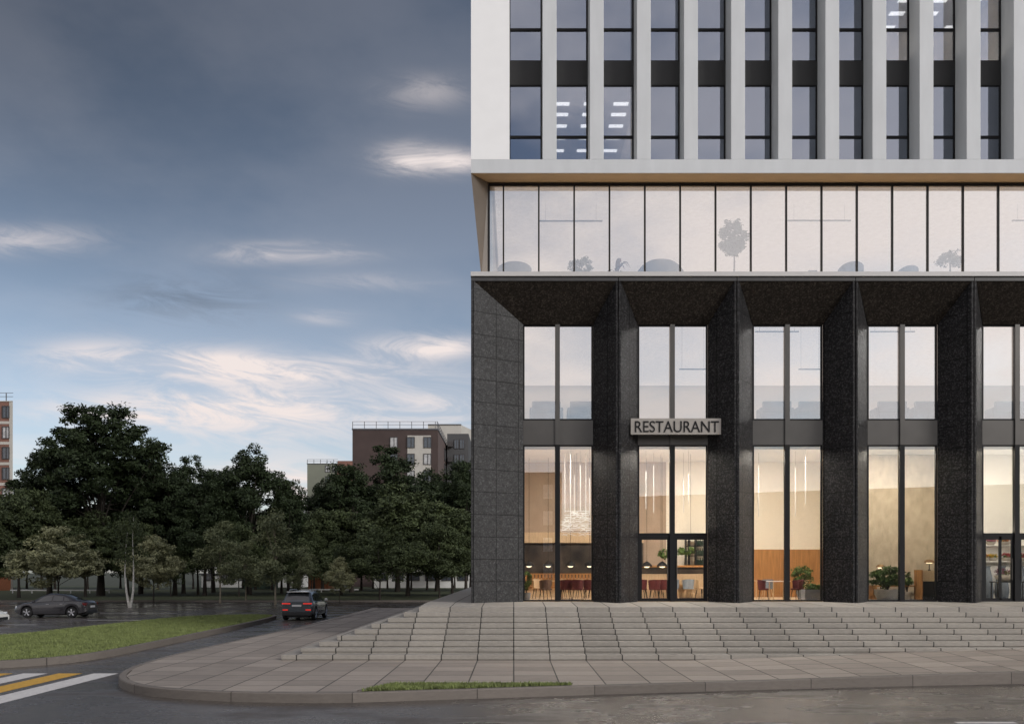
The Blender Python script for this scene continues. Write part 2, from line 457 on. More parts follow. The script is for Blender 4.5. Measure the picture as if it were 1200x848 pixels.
def sheet(name, x0, x1, y0, y1, z, m, kind='structure'):
    b = MB(); b.face([(x0, y0, z), (x1, y0, z), (x1, y1, z), (x0, y1, z)])
    return tag(b.build(name, m), kind=kind)
sheet('ground', -1500, 1500, -400, 2500, -0.03, FIELD)
sheet('road', -150, 90, -34, 83, 0.0, ASPH)

def catmull(pts, n=8):
    out = []
    for i in range(len(pts) - 1):
        p0, p1, p2, p3 = pts[max(i - 1, 0)], pts[i], pts[i + 1], pts[min(i + 2, len(pts) - 1)]
        for k in range(n):
            t = k / n
            out.append(tuple(.5 * ((2 * b) + (-a + c) * t + (2 * a - 5 * b + 4 * c - d) * t * t + (-a + 3 * b - 3 * c + d) * t ** 3) for a, b, c, d in zip(p0, p1, p2, p3)))
    out.append(tuple(pts[-1]))
    return out

EDGE = catmull([(-9.2, 62), (-9.75, 48), (-10.25, 36), (-10.5, 29), (-10.45, 26), (-10.15, 23.6), (-9.45, 21.6), (-8.2, 20.05), (-6.4, 19.2), (-4.6, 18.9), (-3.39, 18.92)], 8) + \
       catmull([(-3.39, 18.92), (0, 19.72), (5.5, 20.95), (12.5, 22.15), (27, 24.2)], 8)[1:]
def front_y(x):
    pts = [p for p in EDGE if p[0] > -10.6]
    best = None
    for a, b in zip(pts, pts[1:]):
        lo, hi = min(a[0], b[0]), max(a[0], b[0])
        if lo <= x <= hi and hi > lo and a[1] < 27 and b[1] < 27:
            y = a[1] + (b[1] - a[1]) * (x - a[0]) / (b[0] - a[0])
            best = y if best is None else min(best, y)
    return best if best is not None else 22.0
PZ = 0.20
def pav_z(x, y):
    t = min(1, max(0, (y - front_y(max(x, -9.9))) / 5.0))
    return PZ + max(0, x - 5.0) * 0.0337 * (.35 + .65 * t)

# kerb: one granite-like strip following the pavement edge
KW = 0.17
def offset(pts, d):
    out = []
    for i, p in enumerate(pts):
        a, b = pts[max(i - 1, 0)], pts[min(i + 1, len(pts) - 1)]
        tx, ty = b[0] - a[0], b[1] - a[1]; l = math.hypot(tx, ty)
        out.append((p[0] - ty / l * d, p[1] + tx / l * d))
    return out
INNER = offset(EDGE, KW)
kb = MB()
for i in range(len(EDGE) - 1):
    o0, o1, i0, i1 = EDGE[i], EDGE[i + 1], INNER[i], INNER[i + 1]
    z0, z1 = pav_z(*o0) + .006, pav_z(*o1) + .006
    c0 = (o0[0] + (i0[0] - o0[0]) * .12, o0[1] + (i0[1] - o0[1]) * .12); c1 = (o1[0] + (i1[0] - o1[0]) * .12, o1[1] + (i1[1] - o1[1]) * .12)
    kb.face([(*o0, -.02), (*o1, -.02), (*o1, z1 - .02), (*o0, z0 - .02)])
    kb.face([(*o0, z0 - .02), (*o1, z1 - .02), (*c1, z1), (*c0, z0)])
    kb.face([(*c0, z0), (*c1, z1), (*i1, z1), (*i0, z0)])
    kb.face([(*i0, z0), (*i1, z1), (*i1, -.02), (*i0, -.02)])
tag(kb.build('kerb', KERBM), kind='structure')

# pavement inside the kerb
pv = MB()
def pav_quad(x0, x1, ya, yb, n):
    for k in range(n):
        t0, t1 = k / n, (k + 1) / n
        q = []
        for x, t in ((x0, t0), (x1, t0), (x1, t1), (x0, t1)):
            f = ya(x); y = f + (yb - f) * t
            q.append((x, y, pav_z(x, y)))
        pv.face(q)
def inner_front(x):
    best = None
    for a, b in zip(INNER, INNER[1:]):
        lo, hi = min(a[0], b[0]), max(a[0], b[0])
        if lo <= x <= hi and hi > lo and max(a[1], b[1]) < 28:
            y = a[1] + (b[1] - a[1]) * (x - a[0]) / (b[0] - a[0])
            best = y if best is None else min(best, y)
    return best
xs = np.arange(-10.0, 27.0, .5)
for x0 in xs:
    x1 = min(x0 + .5, 26.9)
    pav_quad(x0, x1, lambda x: inner_front(x) or 24.0, 27.2, 8)
pv.face([(-10.0, 27.2, PZ), (-2.0, 27.2, PZ), (-2.0, 64, PZ), (-10.0, 64, PZ)])
side = [p for p in INNER if p[0] < -9.0 and p[1] > 22.5]
for a, b in zip(side, side[1:]):
    if b[1] < a[1]:
        # strip between the straight grid edge at x=-10 and the kerb
        pv.face([(a[0], a[1], PZ + .001), (-9.9, a[1], PZ + .001), (-9.9, b[1], PZ + .001), (b[0], b[1], PZ + .001)]) if a[0] < -9.9 and b[0] < -9.9 else None
tag(pv.build('pavement', PAVE), kind='structure')

# the flight of steps: nine risers, wrapped round the corner of the terrace
NR, RIS, TRE = 9, 0.1545, 0.45
Y0, X0 = 26.0, -6.71
TOPZ = PZ + NR * RIS
for k in range(NR):
    b = MB()
    z = PZ + RIS * (k + 1)
    y, x = Y0 + TRE * k, X0 + TRE * k
    lo = -.02 if k == 0 else z - RIS - .02
    ov = .035
    if k == NR - 1:
        # terrace in front of and beside the building, falling slightly to the front
        b.face([(x, y, lo), (27, y, lo), (27, y, z), (x, y, z)])
        b.face([(x, y, z), (27, y, z), (27, 32.4, z + .065), (x, 32.4, z + .065)])
        b.face([(x, 32.4, z + .065), (27, 32.4, z + .065), (27, 75, z + .065), (x, 75, z + .065)])
        b.face([(x, 75, lo), (x, y, lo), (x, y, z), (x, 32.4, z + .065), (x, 75, z + .065)])
        tag(b.build('terrace', STEPMAT), kind='structure')
        continue
    if k == 1:
        b.box(x + ov, 27, y + ov, y + TRE + .2, lo, z - .10)
        b.box(x, 27, y, y + TRE + .2, z - .10, z)
        b.box(x + ov, x + TRE + .2, y + TRE + .2, 75, lo, z - .10)
        b.box(x, x + TRE + .2, y + TRE + .2, 75, z - .10, z)
    else:
        zg = z - RIS + .022
        b.box(x + .03, 27, y + .03, y + TRE + .2, lo, zg)
        b.box(x, 27, y, y + TRE + .2, zg, z)
        b.box(x + .03, x + TRE + .2, y + TRE + .2, 75, lo, zg)
        b.box(x, x + TRE + .2, y + TRE + .2, 75, zg, z)
    tag(b.build('step', STEPMAT, bevel=.008), kind='structure')

# island of lawn with its kerb, in the side street
def rounded(x0, x1, y0, y1, r, n=10):
    pts = []
    for cx_, cy_, a0 in ((x1 - r, y0 + r, -90), (x1 - r * .45, y1 - r * .45, 0), (x0 + r * .45, y1 - r * .45, 90), (x0 + r, y0 + r, 180)):
        rr = r if cy_ == y0 + r else r * .45
        for k in range(n + 1):
            a = R(a0 + 90 * k / n); pts.append((cx_ + rr * math.cos(a), cy_ + rr * math.sin(a)))
    return pts
isl = catmull([(-24, 24.6), (-19.5, 24.6), (-15.6, 25.2), (-13.6, 26.9), (-13.05, 29.5), (-13.1, 36), (-13.3, 45), (-13.7, 51.6), (-14.2, 53.2), (-15.2, 53.9), (-17, 53.6), (-19, 51), (-20.0, 43), (-20.6, 37), (-23, 34.6), (-28, 34.2)], 6)
isl += [(-36, 34.2), (-36, 24.6)]
cxm = sum(p[0] for p in isl) / len(isl); 
ib = MB()
inn = []
n = len(isl)
for i, p in enumerate(isl):
    a, b = isl[i - 1], isl[(i + 1) % n]
    tx, ty = b[0] - a[0], b[1] - a[1]; l = math.hypot(tx, ty) or 1
    inn.append((p[0] - ty / l * .2, p[1] + tx / l * .2))
for i in range(n):
    j = (i + 1) % n
    ib.face([(*isl[i], -.02), (*isl[j], -.02), (*isl[j], .21), (*isl[i], .21)])
    ib.face([(*isl[i], .21), (*isl[j], .21), (*inn[j], .21), (*inn[i], .21)])
tag(ib.build('island_kerb', KERBM), kind='structure')
lb = MB(); lb.face([(*p, .20) for p in inn])
tag(lb.build('lawn', LAWN), kind='structure')

def inside(pt, poly):
    x, y = pt; c = False
    for i in range(len(poly)):
        a, b = poly[i - 1], poly[i]
        if (a[1] > y) != (b[1] > y) and x < (b[0] - a[0]) * (y - a[1]) / (b[1] - a[1]) + a[0]: c = not c
    return c
def grass_on(name, poly, z, dens, h, seed, xmin=-1e9, m=GRASS):
    rng = np.random.default_rng(seed)
    xs_, ys_ = [p[0] for p in poly], [p[1] for p in poly]
    x0, x1, y0, y1 = max(min(xs_), xmin), max(xs_), min(ys_), max(ys_)
    b = MB()
    for _ in range(int((x1 - x0) * (y1 - y0) * dens)):
        x, y = rng.uniform(x0, x1), rng.uniform(y0, y1)
        if not inside((x, y), poly): continue
        a = rng.uniform(0, math.pi); hh = h * rng.uniform(.5, 1.2); w = h * .22
        lx, ly = rng.normal(0, .35 * h, 2)
        b.face([(x - w * math.cos(a), y - w * math.sin(a), z), (x + w * math.cos(a), y + w * math.sin(a), z), (x + lx, y + ly, z + hh)])
    return tag(b.build(name, m), kind='stuff')
grass_on('grass', inn, .20, 420, .07, 3, xmin=-22)
strip = [(-3.05, 19.62), (0.2, 20.30), (1.9, 20.62), (1.9, 20.70), (-2.6, 20.78), (-2.9, 20.45)]
strip = [(-3.25, 19.18), (0, 19.93), (1.3, 20.24), (1.32, 20.42), (0, 20.42), (-2.75, 20.42)]
sb = MB(); sb.face([(*p, PZ + .007) for p in strip]); tag(sb.build('planting_bed', LAWN), kind='structure')
eb = MB()
for a, b in zip(strip[3:] + strip[:1], strip[4:] + strip[:1]):
    if a == b: continue
    tx, ty = b[0] - a[0], b[1] - a[1]; l = math.hypot(tx, ty); nx, ny = ty / l * .09, -tx / l * .09
    eb.hexa([(a[0], a[1], PZ - .02), (b[0], b[1], PZ - .02), (b[0] + nx, b[1] + ny, PZ - .02), (a[0] + nx, a[1] + ny, PZ - .02)],
            [(a[0], a[1], PZ + .03), (b[0], b[1], PZ + .03), (b[0] + nx, b[1] + ny, PZ + .03), (a[0] + nx, a[1] + ny, PZ + .03)])
tag(eb.build('planting_bed_edging', KERBM), kind='structure')
grass_on('verge_grass', strip, PZ + .007, 1500, .075, 5)

# painted markings
def mark(name, x0, x1, y0, y1, m, z=.004):
    return sheet(name, x0, x1, y0, y1, z, m)
for i, (x0, x1) in enumerate([(-14.22, -13.56), (-13.28, -12.62), (-12.33, -11.67), (-11.37, -10.70)]):
    mark('crossing_stripe', x0, x1, 13.0, 24.4, PAINTY if i in (0, 2) else PAINTW)
mark('lane_dash', 8.05, 9.15, 16.32, 16.5, PAINTW)
for (x0, x1, y) in ((-26.9, -24.9, 46.9), (-24.3, -20.5, 51.2), (-36, -30, 50.5), (-27.6, -22.5, 60)):
    mark('parking_line', x0, x1, y, y + .22, PAINTW)
# far side of the parking lot: a kerb and a strip of lawn under the trees
b = MB(); b.box(-150, 90, 83, 83.3, -.02, .15); tag(b.build('far_kerb', KERBM), kind='structure')
b = MB(); b.face([(-150, 83.3, .12), (90, 83.3, .12), (90, 170, .12), (-150, 170, .12)]); tag(b.build('park_lawn', simple('park_lawn', (0.05, 0.06, 0.022), .9, var=.4, scale=.6)), kind='structure')

# ------------------------------------------------------------------ the building
BX, FD, GD = -1.515, 32.0, 33.0
FLOOR = TOPZ + .075
HEAD, FTOP = 11.80, 13.06
PIT = 4.21
XR = 26.9
BLD = thing('restaurant_building', 'dark stone and white fin building with lit restaurant on the corner', 'building', (BX, FD, TOPZ + .065))
def part(b, name, m, parent=None, smooth=False, bevel=0.0):
    return b.build(name, m, parent or BLD, smooth, world=True, bevel=bevel)
def opx(i): return .344 + PIT * i, 2.906 + PIT * i
def apex(i): return 3.715 + PIT * i
NB = 6
HF = .085
# stone pillars: splayed fins
b = MB()
b.hexa([(BX, FD, FLOOR - .1), (BX + .11, FD, FLOOR - .1), (opx(0)[0], GD, FLOOR - .1), (BX, GD, FLOOR - .1)],
       [(BX, FD, FTOP), (BX + .11, FD, FTOP), (opx(0)[0], GD, HEAD), (BX, GD, HEAD)])
part(b, 'stone_pillar', STONE_LIT)
for i in range(NB):
    l, r = opx(i)[1], opx(i + 1)[0]; a = apex(i)
    for sgn in (-1, 1):
        pass
    b = MB()
    # front edge with a narrow groove down its middle
    g = .018
    b.hexa([(a - HF, FD, FLOOR - .1), (a - g, FD, FLOOR - .1), (a - g, GD + .05, FLOOR - .1), (l, GD + .05, FLOOR - .1)],
           [(a - HF, FD, FTOP), (a - g, FD, FTOP), (a - g, GD + .05, HEAD), (l, GD + .05, HEAD)])
    b.hexa([(a + g, FD, FLOOR - .1), (a + HF, FD, FLOOR - .1), (r, GD + .05, FLOOR - .1), (a + g, GD + .05, FLOOR - .1)],
           [(a + g, FD, FTOP), (a + HF, FD, FTOP), (r, GD + .05, HEAD), (a + g, GD + .05, HEAD)])
    b.box(a - g, a + g, FD + .06, GD, FLOOR - .1, HEAD - .01)
    part(b, 'stone_pillar', STONE)
for i in range(NB):
    x0 = (BX + .11) if i == 0 else apex(i - 1) + HF
    x1 = apex(i) - HF
    l, r = opx(i)
    b = MB()
    b.face([(x0, FD, FTOP), (x1, FD, FTOP), (r, GD, HEAD), (l, GD, HEAD)])
    b.face([(l, GD, HEAD), (r, GD, HEAD), (r, GD + .3, HEAD), (l, GD + .3, HEAD)])
    b.face([(x0, FD, FTOP), (l, GD, HEAD), (l, GD + .3, HEAD), (x0, GD + .3, FTOP)])
    b.face([(x1, FD, FTOP), (x1, GD + .3, FTOP), (r, GD + .3, HEAD), (r, GD, HEAD)])
    b.face([(x0, FD, FTOP), (x0, GD + .3, FTOP), (x1, GD + .3, FTOP), (x1, FD, FTOP)])
    b.face([(x0, GD + .3, FTOP), (l, GD + .3, HEAD), (r, GD + .3, HEAD), (x1, GD + .3, FTOP)])
    part(b, 'stone_lintel', STONEB)
b = MB()
edges = [BX] + [apex(i) for i in range(NB)] + [XR]
for x0, x1 in zip(edges, edges[1:]):
    b.box(x0 + (.012 if x0 > BX else 0), x1 - .012, FD - .03, GD + .3, FTOP + .002, 13.19)
part(b, 'stone_cornice', simple('honed_dark_stone', (.05, .048, .047), .3, var=.15))
b = MB(); b.box(BX - .01, XR, FD - .10, 46, 13.215, 13.37); part(b, 'slab_edge', SLABW)
b = MB(); b.box(BX - .005, XR, FD, 39.9, 13.19, 13.215); part(b, 'shadow_gap', BLACK)
# side and rear walls of the podium
b = MB(); b.box(BX, BX + .3, GD, 52, FLOOR - .1, 13.19); part(b, 'side_wall', STONE)
b = MB(); b.box(BX, XR, 52, 52.3, FLOOR - .1, 40); part(b, 'rear_wall', STONE)
b = MB(); b.box(XR - .02, XR + .28, GD, 52, FLOOR - .1, 40); part(b, 'end_wall', STONE)

# shop windows, two storeys per bay
DOORS = (1, 4)
JW = .055
SPZ0, SPZ1 = 7.40, 8.30
for i in range(NB):
    l, r = opx(i); c = (l + r) / 2 - .02
    for lev, (z0, z1) in enumerate(((FLOOR, SPZ0), (SPZ1, HEAD))):
        f = MB()
        f.box(l, l + JW, GD + .06, GD + .16, z0, z1); f.box(r - JW, r, GD + .06, GD + .16, z0, z1)
        f.box(l + JW, r - JW, GD + .06, GD + .16, z0, z0 + .06); f.box(l + JW, r - JW, GD + .06, GD + .16, z1 - .05, z1)
        if lev == 0:
            f.box(c - .09, c + .09, GD + .0, GD + .16, z0, z1)
            if i in DOORS: f.box(l + JW, r - JW, GD + .05, GD + .17, 4.05, 4.17)
        wdw = part(f, 'shop_window', BLACK)
        for x0, x1 in ((l + JW, c - .09), (c + .09, r - JW)):
            p = MB()
            zb = 4.17 if (lev == 0 and i in DOORS) else z0 + .06
            p.box(x0, x1, GD + .10, GD + .112, zb, z1 - .05)
            p.build('pane', GLU if lev else GLS, wdw)
        if lev == 1:
            m_ = MB(); m_.box(c - .085, c + .085, GD - .02, GD + .16, SPZ0, z1 - .002); m_.build('mullion', DARKM, wdw)
    if i in DOORS:
        for x0, x1, hs_ in ((l + JW, c - .09, 1), (c + .09, r - JW, -1)):
            dbl = MB()
            s_ = .095
            if i == 4 and hs_ == 1:
                xm = x0 + .62
                dbl.box(xm - .045, xm + .045, GD + .07, GD + .13, FLOOR, 4.05)
            dbl.box(x0, x0 + s_, GD + .07, GD + .13, FLOOR, 4.05); dbl.box(x1 - s_, x1, GD + .07, GD + .13, FLOOR, 4.05)
            dbl.box(x0 + s_, x1 - s_, GD + .07, GD + .13, FLOOR, FLOOR + .12); dbl.box(x0 + s_, x1 - s_, GD + .07, GD + .13, 3.93, 4.05)
            dr = part(dbl, 'door', BLACK)
            p = MB(); p.box(x0 + s_, x1 - s_, GD + .094, GD + .106, FLOOR + .12, 3.93); p.build('pane', GLS, dr)
            hx = (x1 - .08) if hs_ == 1 else (x0 + .08)
            h = MB(); h.tube([(hx, GD + .03, 2.45), (hx, GD + .03, 3.25)], .014); h.tube([(hx, GD + .03, 2.5), (hx, GD + .075, 2.5)], .01); h.tube([(hx, GD + .03, 3.2), (hx, GD + .075, 3.2)], .01)
            h.build('handle', DARKM, dr)
    sp = MB(); sp.box(l, r, GD + .04, GD + .2, SPZ0, SPZ1)
    part(sp, 'spandrel_panel', DARKM)

# lounge storey
LG = 32.75
LX = -.90
LB, LT = 13.55, 16.86
fr = MB()
fr.box(LX, XR, LG - .03, LG + .06, LT - .09, LT - .015)
fr.box(LX, XR, LG - .03, LG + .06, 13.372, LB)
lw_ = part(fr, 'lounge_window', BLACK)
mx = [LX + .005] + [-.372 + 1.284 * k for k in range(22)]
for x in mx:
    q = MB(); q.box(x - .028, x + .028, LG - .05, LG + .05, LB, LT - .09); q.build('mullion', BLACK, lw_)
mx.append(XR)
for x0, x1 in zip(mx, mx[1:]):
    q = MB(); q.box(x0 + .03, x1 - .03, LG, LG + .012, LB, LT - .09); q.build('pane', GLL, lw_)
b = MB()
b.face([(BX, FD, 16.875), (LX - .03, LG - .02, 16.875), (LX - .03, LG - .02, 13.372), (-1.17, LG - .12, 13.372)][::-1])
b.face([(BX, FD, 16.875), (-1.17, LG - .12, 13.372), (-1.17, 52, 13.372), (BX, 52, 16.875)][::-1])
b.face([(LX - .03, LG - .02, 16.875), (LX - .03, 52, 16.875), (LX - .03, 52, 13.372), (LX - .03, LG - .02, 13.372)][::-1])
b.face([(BX, FD, 16.875), (BX, 52, 16.875), (LX - .03, 52, 16.875), (LX - .03, LG - .02, 16.875)][::-1])
b.face([(-1.17, LG - .12, 13.372), (LX - .03, LG - .02, 13.372), (LX - .03, 52, 13.372), (-1.17, 52, 13.372)][::-1])
part(b, 'sloping_side_wall', SOFFD)
b = MB(); b.box(BX + .02, XR, FD + .03, 40, 16.885, 17.0); part(b, 'soffit', SOFF)
# white storeys above
b = MB(); b.box(BX, XR, FD, FD + .9, 16.9, 17.38); part(b, 'white_fascia', WHITEC)
SH = 3.92
TOPB = 33.0
P0, PW = -.15, 1.673
b = MB(); b.box(BX - .002, P0, FD - .002, FD + .9, 17.382, TOPB); part(b, 'corner_panel', WHITE)
b = MB(); b.box(BX, BX + .3, FD + .9, 52, 16.9, TOPB); part(b, 'tower_side_wall', WHITE)
b = MB(); b.box(BX, XR, FD, 52, TOPB + .002, TOPB + .6); part(b, 'roof_slab', WHITEC)
NK = 16
TG = 32.84
for k in range(NK):
    x0 = P0 + PW * k + 1.18
    b = MB(); b.box(x0, x0 + .493, FD, FD + .9, 17.382, TOPB); part(b, 'white_fin', WHITEC, bevel=.008)
NST = 4
LIT = {(1, 0), (2, 0), (8, 1), (9, 1), (10, 1), (11, 1), (5, 3)}
for s_ in range(NST):
    z0 = 17.38 if s_ == 0 else 21.34 + SH * (s_ - 1)
    z1 = 20.47 + SH * s_
    zt = z0 + (1.2 if s_ == 0 else 1.15)
    for k in range(NK):
        x0 = P0 + PW * k; x1 = x0 + 1.18
        f = MB(); w_ = .055
        f.box(x0, x0 + .03, TG, TG + .08, z0, z1); f.box(x1 - w_, x1, TG, TG + .08, z0, z1)
        f.box(x0 + .03, x1 - w_, TG, TG + .08, z0, z0 + .03); f.box(x0 + .03, x1 - w_, TG, TG + .08, z1 - .04, z1)
        f.box(x0 + .03, x1 - w_, TG - .01, TG + .08, zt - .045, zt + .045)
        ow = part(f, 'office_window', BLACK)
        for a, c in ((z0 + .03, zt - .045), (zt + .045, z1 - .04)):
            q = MB(); q.box(x0 + .03, x1 - w_, TG + .03, TG + .042, a, c); q.build('pane', GLT, ow)
        q = MB(); q.box(x0, x1, TG - .012, TG + .1, z1, z1 + .87); part(q, 'black_spandrel', SPAND)
# floors, ceilings and rooms
def ibox(name, m, x0, x1, y0, y1, z0, z1):
    q = MB(); q.box(x0, x1, y0, y1, z0, z1); return part(q, name, m)
ibox('restaurant_floor', WOODF, BX + .3, 12.3, GD + .01, 40, FLOOR - .12, FLOOR)
ibox('shop_floor', simple('grey_shop_floor', (.25, .23, .21), .4, var=.15), 12.3, XR, GD + .01, 40, FLOOR - .12, FLOOR)
ibox('gallery_slab', WALLW, BX + .3, XR, GD + .2, 47, SPZ0 + .1, SPZ1 - .02)
ibox('gallery_ceiling', WALLW, BX + .3, XR, GD + .32, 47, 12.35, 13.10)
ibox('office_floor', SPAND, BX + .3, XR, FD + .95, 40, 17.0, 17.36)
ibox('lounge_ceiling', WALLW, LX, XR, LG + .1, 46, 16.80, 16.88)
# back walls
ibox('back_wall', TAN, BX + .3, 5.6, 39.0, 39.2, 4.45, SPZ0 + .1)
ibox('back_wall', DARKST, BX + .3, 5.6, 38.9, 39.2, 2.5, 4.0)
ibox('back_wall_ledge', WOODL, BX + .3, 5.6, 38.75, 39.2, 4.0, 4.45)
ibox('back_wall', TAN, BX + .3, 5.6, 39.0, 39.2, FLOOR, 2.5)
ibox('back_wall', TAN, 5.6, 6.6, 39.0, 39.2, FLOOR, SPZ0 + .1)
ibox('back_wall', CREAM, 6.6, 14.4, 39.0, 39.2, 3.72, SPZ0 + .1)
ibox('back_wall', CREAM, 6.6, 9.7, 39.0, 39.2, FLOOR, 3.72)
ibox('wood_wainscot', WOOD, 9.7, 14.4, 38.9, 39.2, FLOOR, 3.72)
def pwall(name, m, xa, ya, xb, yb):
    q = MB(); q.prism([(xa, ya), (xa + .2, ya), (xb + .2, yb), (xb, yb)], FLOOR, SPZ0 + .1); part(q, name, m)
pwall('partition_wall', CREAM, 12.15, GD + .3, 14.15, 39.3)
ibox('concrete_wall', CONC, 13.6, 18.0, 36.6, 36.8, FLOOR, SPZ0 + .1)
pwall('partition_wall', WALLW, 16.5, GD + .3, 17.85, 36.85)
ibox('shop_wall', WALLW, 18.0, XR, 36.6, 36.8, FLOOR, SPZ0 + .1)
ibox('restaurant_side_wall', TAN, BX + .3, BX + .45, GD + .3, 39.0, FLOOR, SPZ0 + .1)
ibox('gallery_back_wall', WALLW, BX + .3, XR, 46.5, 46.7, SPZ1 - .02, 12.35)
ibox('gallery_side_wall', WALLW, BX + .3, BX + .45, GD + .3, 46.5, SPZ1 - .02, 12.35)
ibox('lounge_back_wall', WALLW, LX, XR, 45.0, 45.2, 13.37, 16.8)
ibox('lounge_side_wall', WALLW, LX, LX + .1, LG + .1, 45.0, 13.37, 16.8)
# ceiling lights, glowing ceilings and added fill glows
def panel(m, x0, x1, y0, y1, z):
    q = MB(); q.box(x0, x1, y0, y1, z - .02, z); return part(q, 'ceiling_light_glow', m)
for i in range(NB):
    l, r = opx(i)
    panel(PANELW if i < 3 else PANELC if i == 3 else PANELS, l, r, 33.7, 34.6, SPZ0 + .098)
    ibox('light_baffle', WALLW, l - .5, r + .5, 33.48, 33.52, SPZ0 - .10, SPZ0 + .1)  # board added to hide the glowing panel and cut its spill outside
    if i in DOORS:
        q = MB(); q.box(l + .1, r - .1, 33.2, 33.34, 4.06, 4.12); part(q, 'transom_fill_glow', PANELD)  # glow strip added out of sight behind the transom, brightens the lower room
panel(PANELN, BX + .5, XR - .1, GD + .35, 46.4, 12.348)  # whole ceiling made to glow so the gallery looks evenly lit
panel(PANELN, LX + .2, XR - .1, LG + .2, 44.9, 16.798)  # same added glow over the full lounge ceiling
q = MB(); q.box(LX + .1, XR - .1, 32.50, 32.62, 13.372, 13.39); part(q, 'soffit_fill_glow', SOFFIT_FILL)  # unseen glow strip added on the slab to brighten the soffit
# offices: floor slabs, back walls, party walls, a grid of lights in the lit rooms
OFFW = simple('office_wall', (.72, .64, .54), .7, var=.03)
OFFC = simple('office_ceiling', (.60, .60, .64), .7, var=.03)
for s_ in range(NST):
    z0 = 17.36 if s_ == 0 else 21.30 + SH * (s_ - 1)
    z1 = 20.50 + SH * s_
    ibox('office_slab', OFFC, BX + .3, XR, TG + .11, 40, z1, z1 + .8)
    ibox('office_back_wall', OFFW, BX + .3, XR, 39.4, 39.6, z0, z1)
    ibox('office_end_wall', OFFW, BX + .3, BX + .4, TG + .11, 39.4, z0, z1)
for s_, x0, x1 in ((0, 1.27, 4.63), (1, 12.95, 18.1)):
    z0 = 17.36 if s_ == 0 else 21.30 + SH * (s_ - 1)
    z1 = 20.50 + SH * s_
    for x in (x0, x1):
        ibox('office_party_wall', OFFW, x - .06, x + .06, TG + .11, 39.4, z0, z1)
    q = MB(); q.box(x0 + .1, x1 - .1, 33.15, 33.35, z0 + .02, z0 + .05); part(q, 'office_fill_glow', PANELU)  # glow added below the sill, out of view, to brighten the office ceiling
    if s_ == 1: ibox('office_wall', OFFW, x0 + .06, x1 - .06, 36.2, 36.3, z0, z1)
    for y in (34.2, 35.0, 35.9, 36.9, 38.0, 39.0):
        if s_ == 1 and y > 36: continue
        n = int((x1 - x0) / 1.1)
        for j in range(n):
            xc = x0 + (j + .5) * (x1 - x0) / n
            panel(PANELO, xc - .28, xc + .28, y - .11, y + .11, z1 - .002)
ibox('office_column', OFFW, 2.98, 3.38, 36.0, 36.4, 17.36, 20.5)

# sign wedged between two pillars
sg = thing('restaurant_sign', 'long pale metal sign reading RESTAURANT fixed between two stone pillars above the door', 'sign', (5.84, 32.45, 7.69))
q = MB(); q.box(4.215, 7.465, 32.44, 32.47, 7.69, 8.27); q.build('sign_board', SIGNB, sg, world=True, bevel=.002)
cu_ = bpy.data.curves.new('lettering', 'FONT'); cu_.body = 'RESTAURANT'; cu_.size = .60; cu_.extrude = .012; cu_.align_x = 'CENTER'; cu_.offset = .0
to = bpy.data.objects.new('tmp', cu_); COL.objects.link(to)
bpy.context.view_layer.update()
me = bpy.data.meshes.new_from_object(to.evaluated_get(bpy.context.evaluated_depsgraph_get()))
bpy.data.objects.remove(to)
me.name = 'lettering'
vs = np.array([v.co for v in me.vertices]); wdt = vs[:, 0].max() - vs[:, 0].min(); mid = (vs[:, 0].max() + vs[:, 0].min()) / 2; hgt = vs[:, 1].max()
sx = 3.02 / wdt; sy = .40 / hgt
for v in me.vertices:
    x, y, z = v.co
    v.co = ((x - mid) * sx, 0 - z - .0235, y * sy)
me.materials.clear(); me.materials.append(BLACK)
lo_ = bpy.data.objects.new('lettering', me); COL.objects.link(lo_); lo_.parent = sg; lo_.location = (.035, 0, .085)
# ------------------------------------------------------------------ buildings far behind and across the road
def rail_mb(x0, x1, y, z, axis='x', h=1.1, step=1.9):
    b = MB()
    for zz in (z + h, z + h * .55):
        if axis == 'x': b.box(x0, x1, y - .03, y + .03, zz - .03, zz + .03)
        else: b.box(y - .03, y + .03, x0, x1, zz - .03, zz + .03)
    t = x0
    while t <= x1 + .01:
        if axis == 'x': b.box(t - .05, t + .05, y - .05, y + .05, z, z + h)
        else: b.box(y - .05, y + .05, t - .05, t + .05, z, z + h)
        t += step
    return b
BROWN = simple('brown_facade', (.060, .040, .036), .8, var=.12, scale=.5)
BROWN2 = simple('brown_side_facade', (.105, .075, .068), .8, var=.1, scale=.5)
PALE = simple('pale_render', (.46, .44, .40), .8, var=.06, scale=.5)
GREENG = simple('grey_green_render', (.20, .21, .165), .8, var=.06, scale=.5)
BRICKS = simple('salmon_brick', (.20, .10, .075), .8, var=.18, scale=1.2)
FARGLASS = simple('far_window_glass', (.06, .07, .085), .12, var=.3, spec=.9)
CURT = simple('curtained_glass', (.42, .42, .42), .3, var=.3, scale=1.5)
RAILM = simple('roof_rail_metal', (.10, .10, .11), .5)
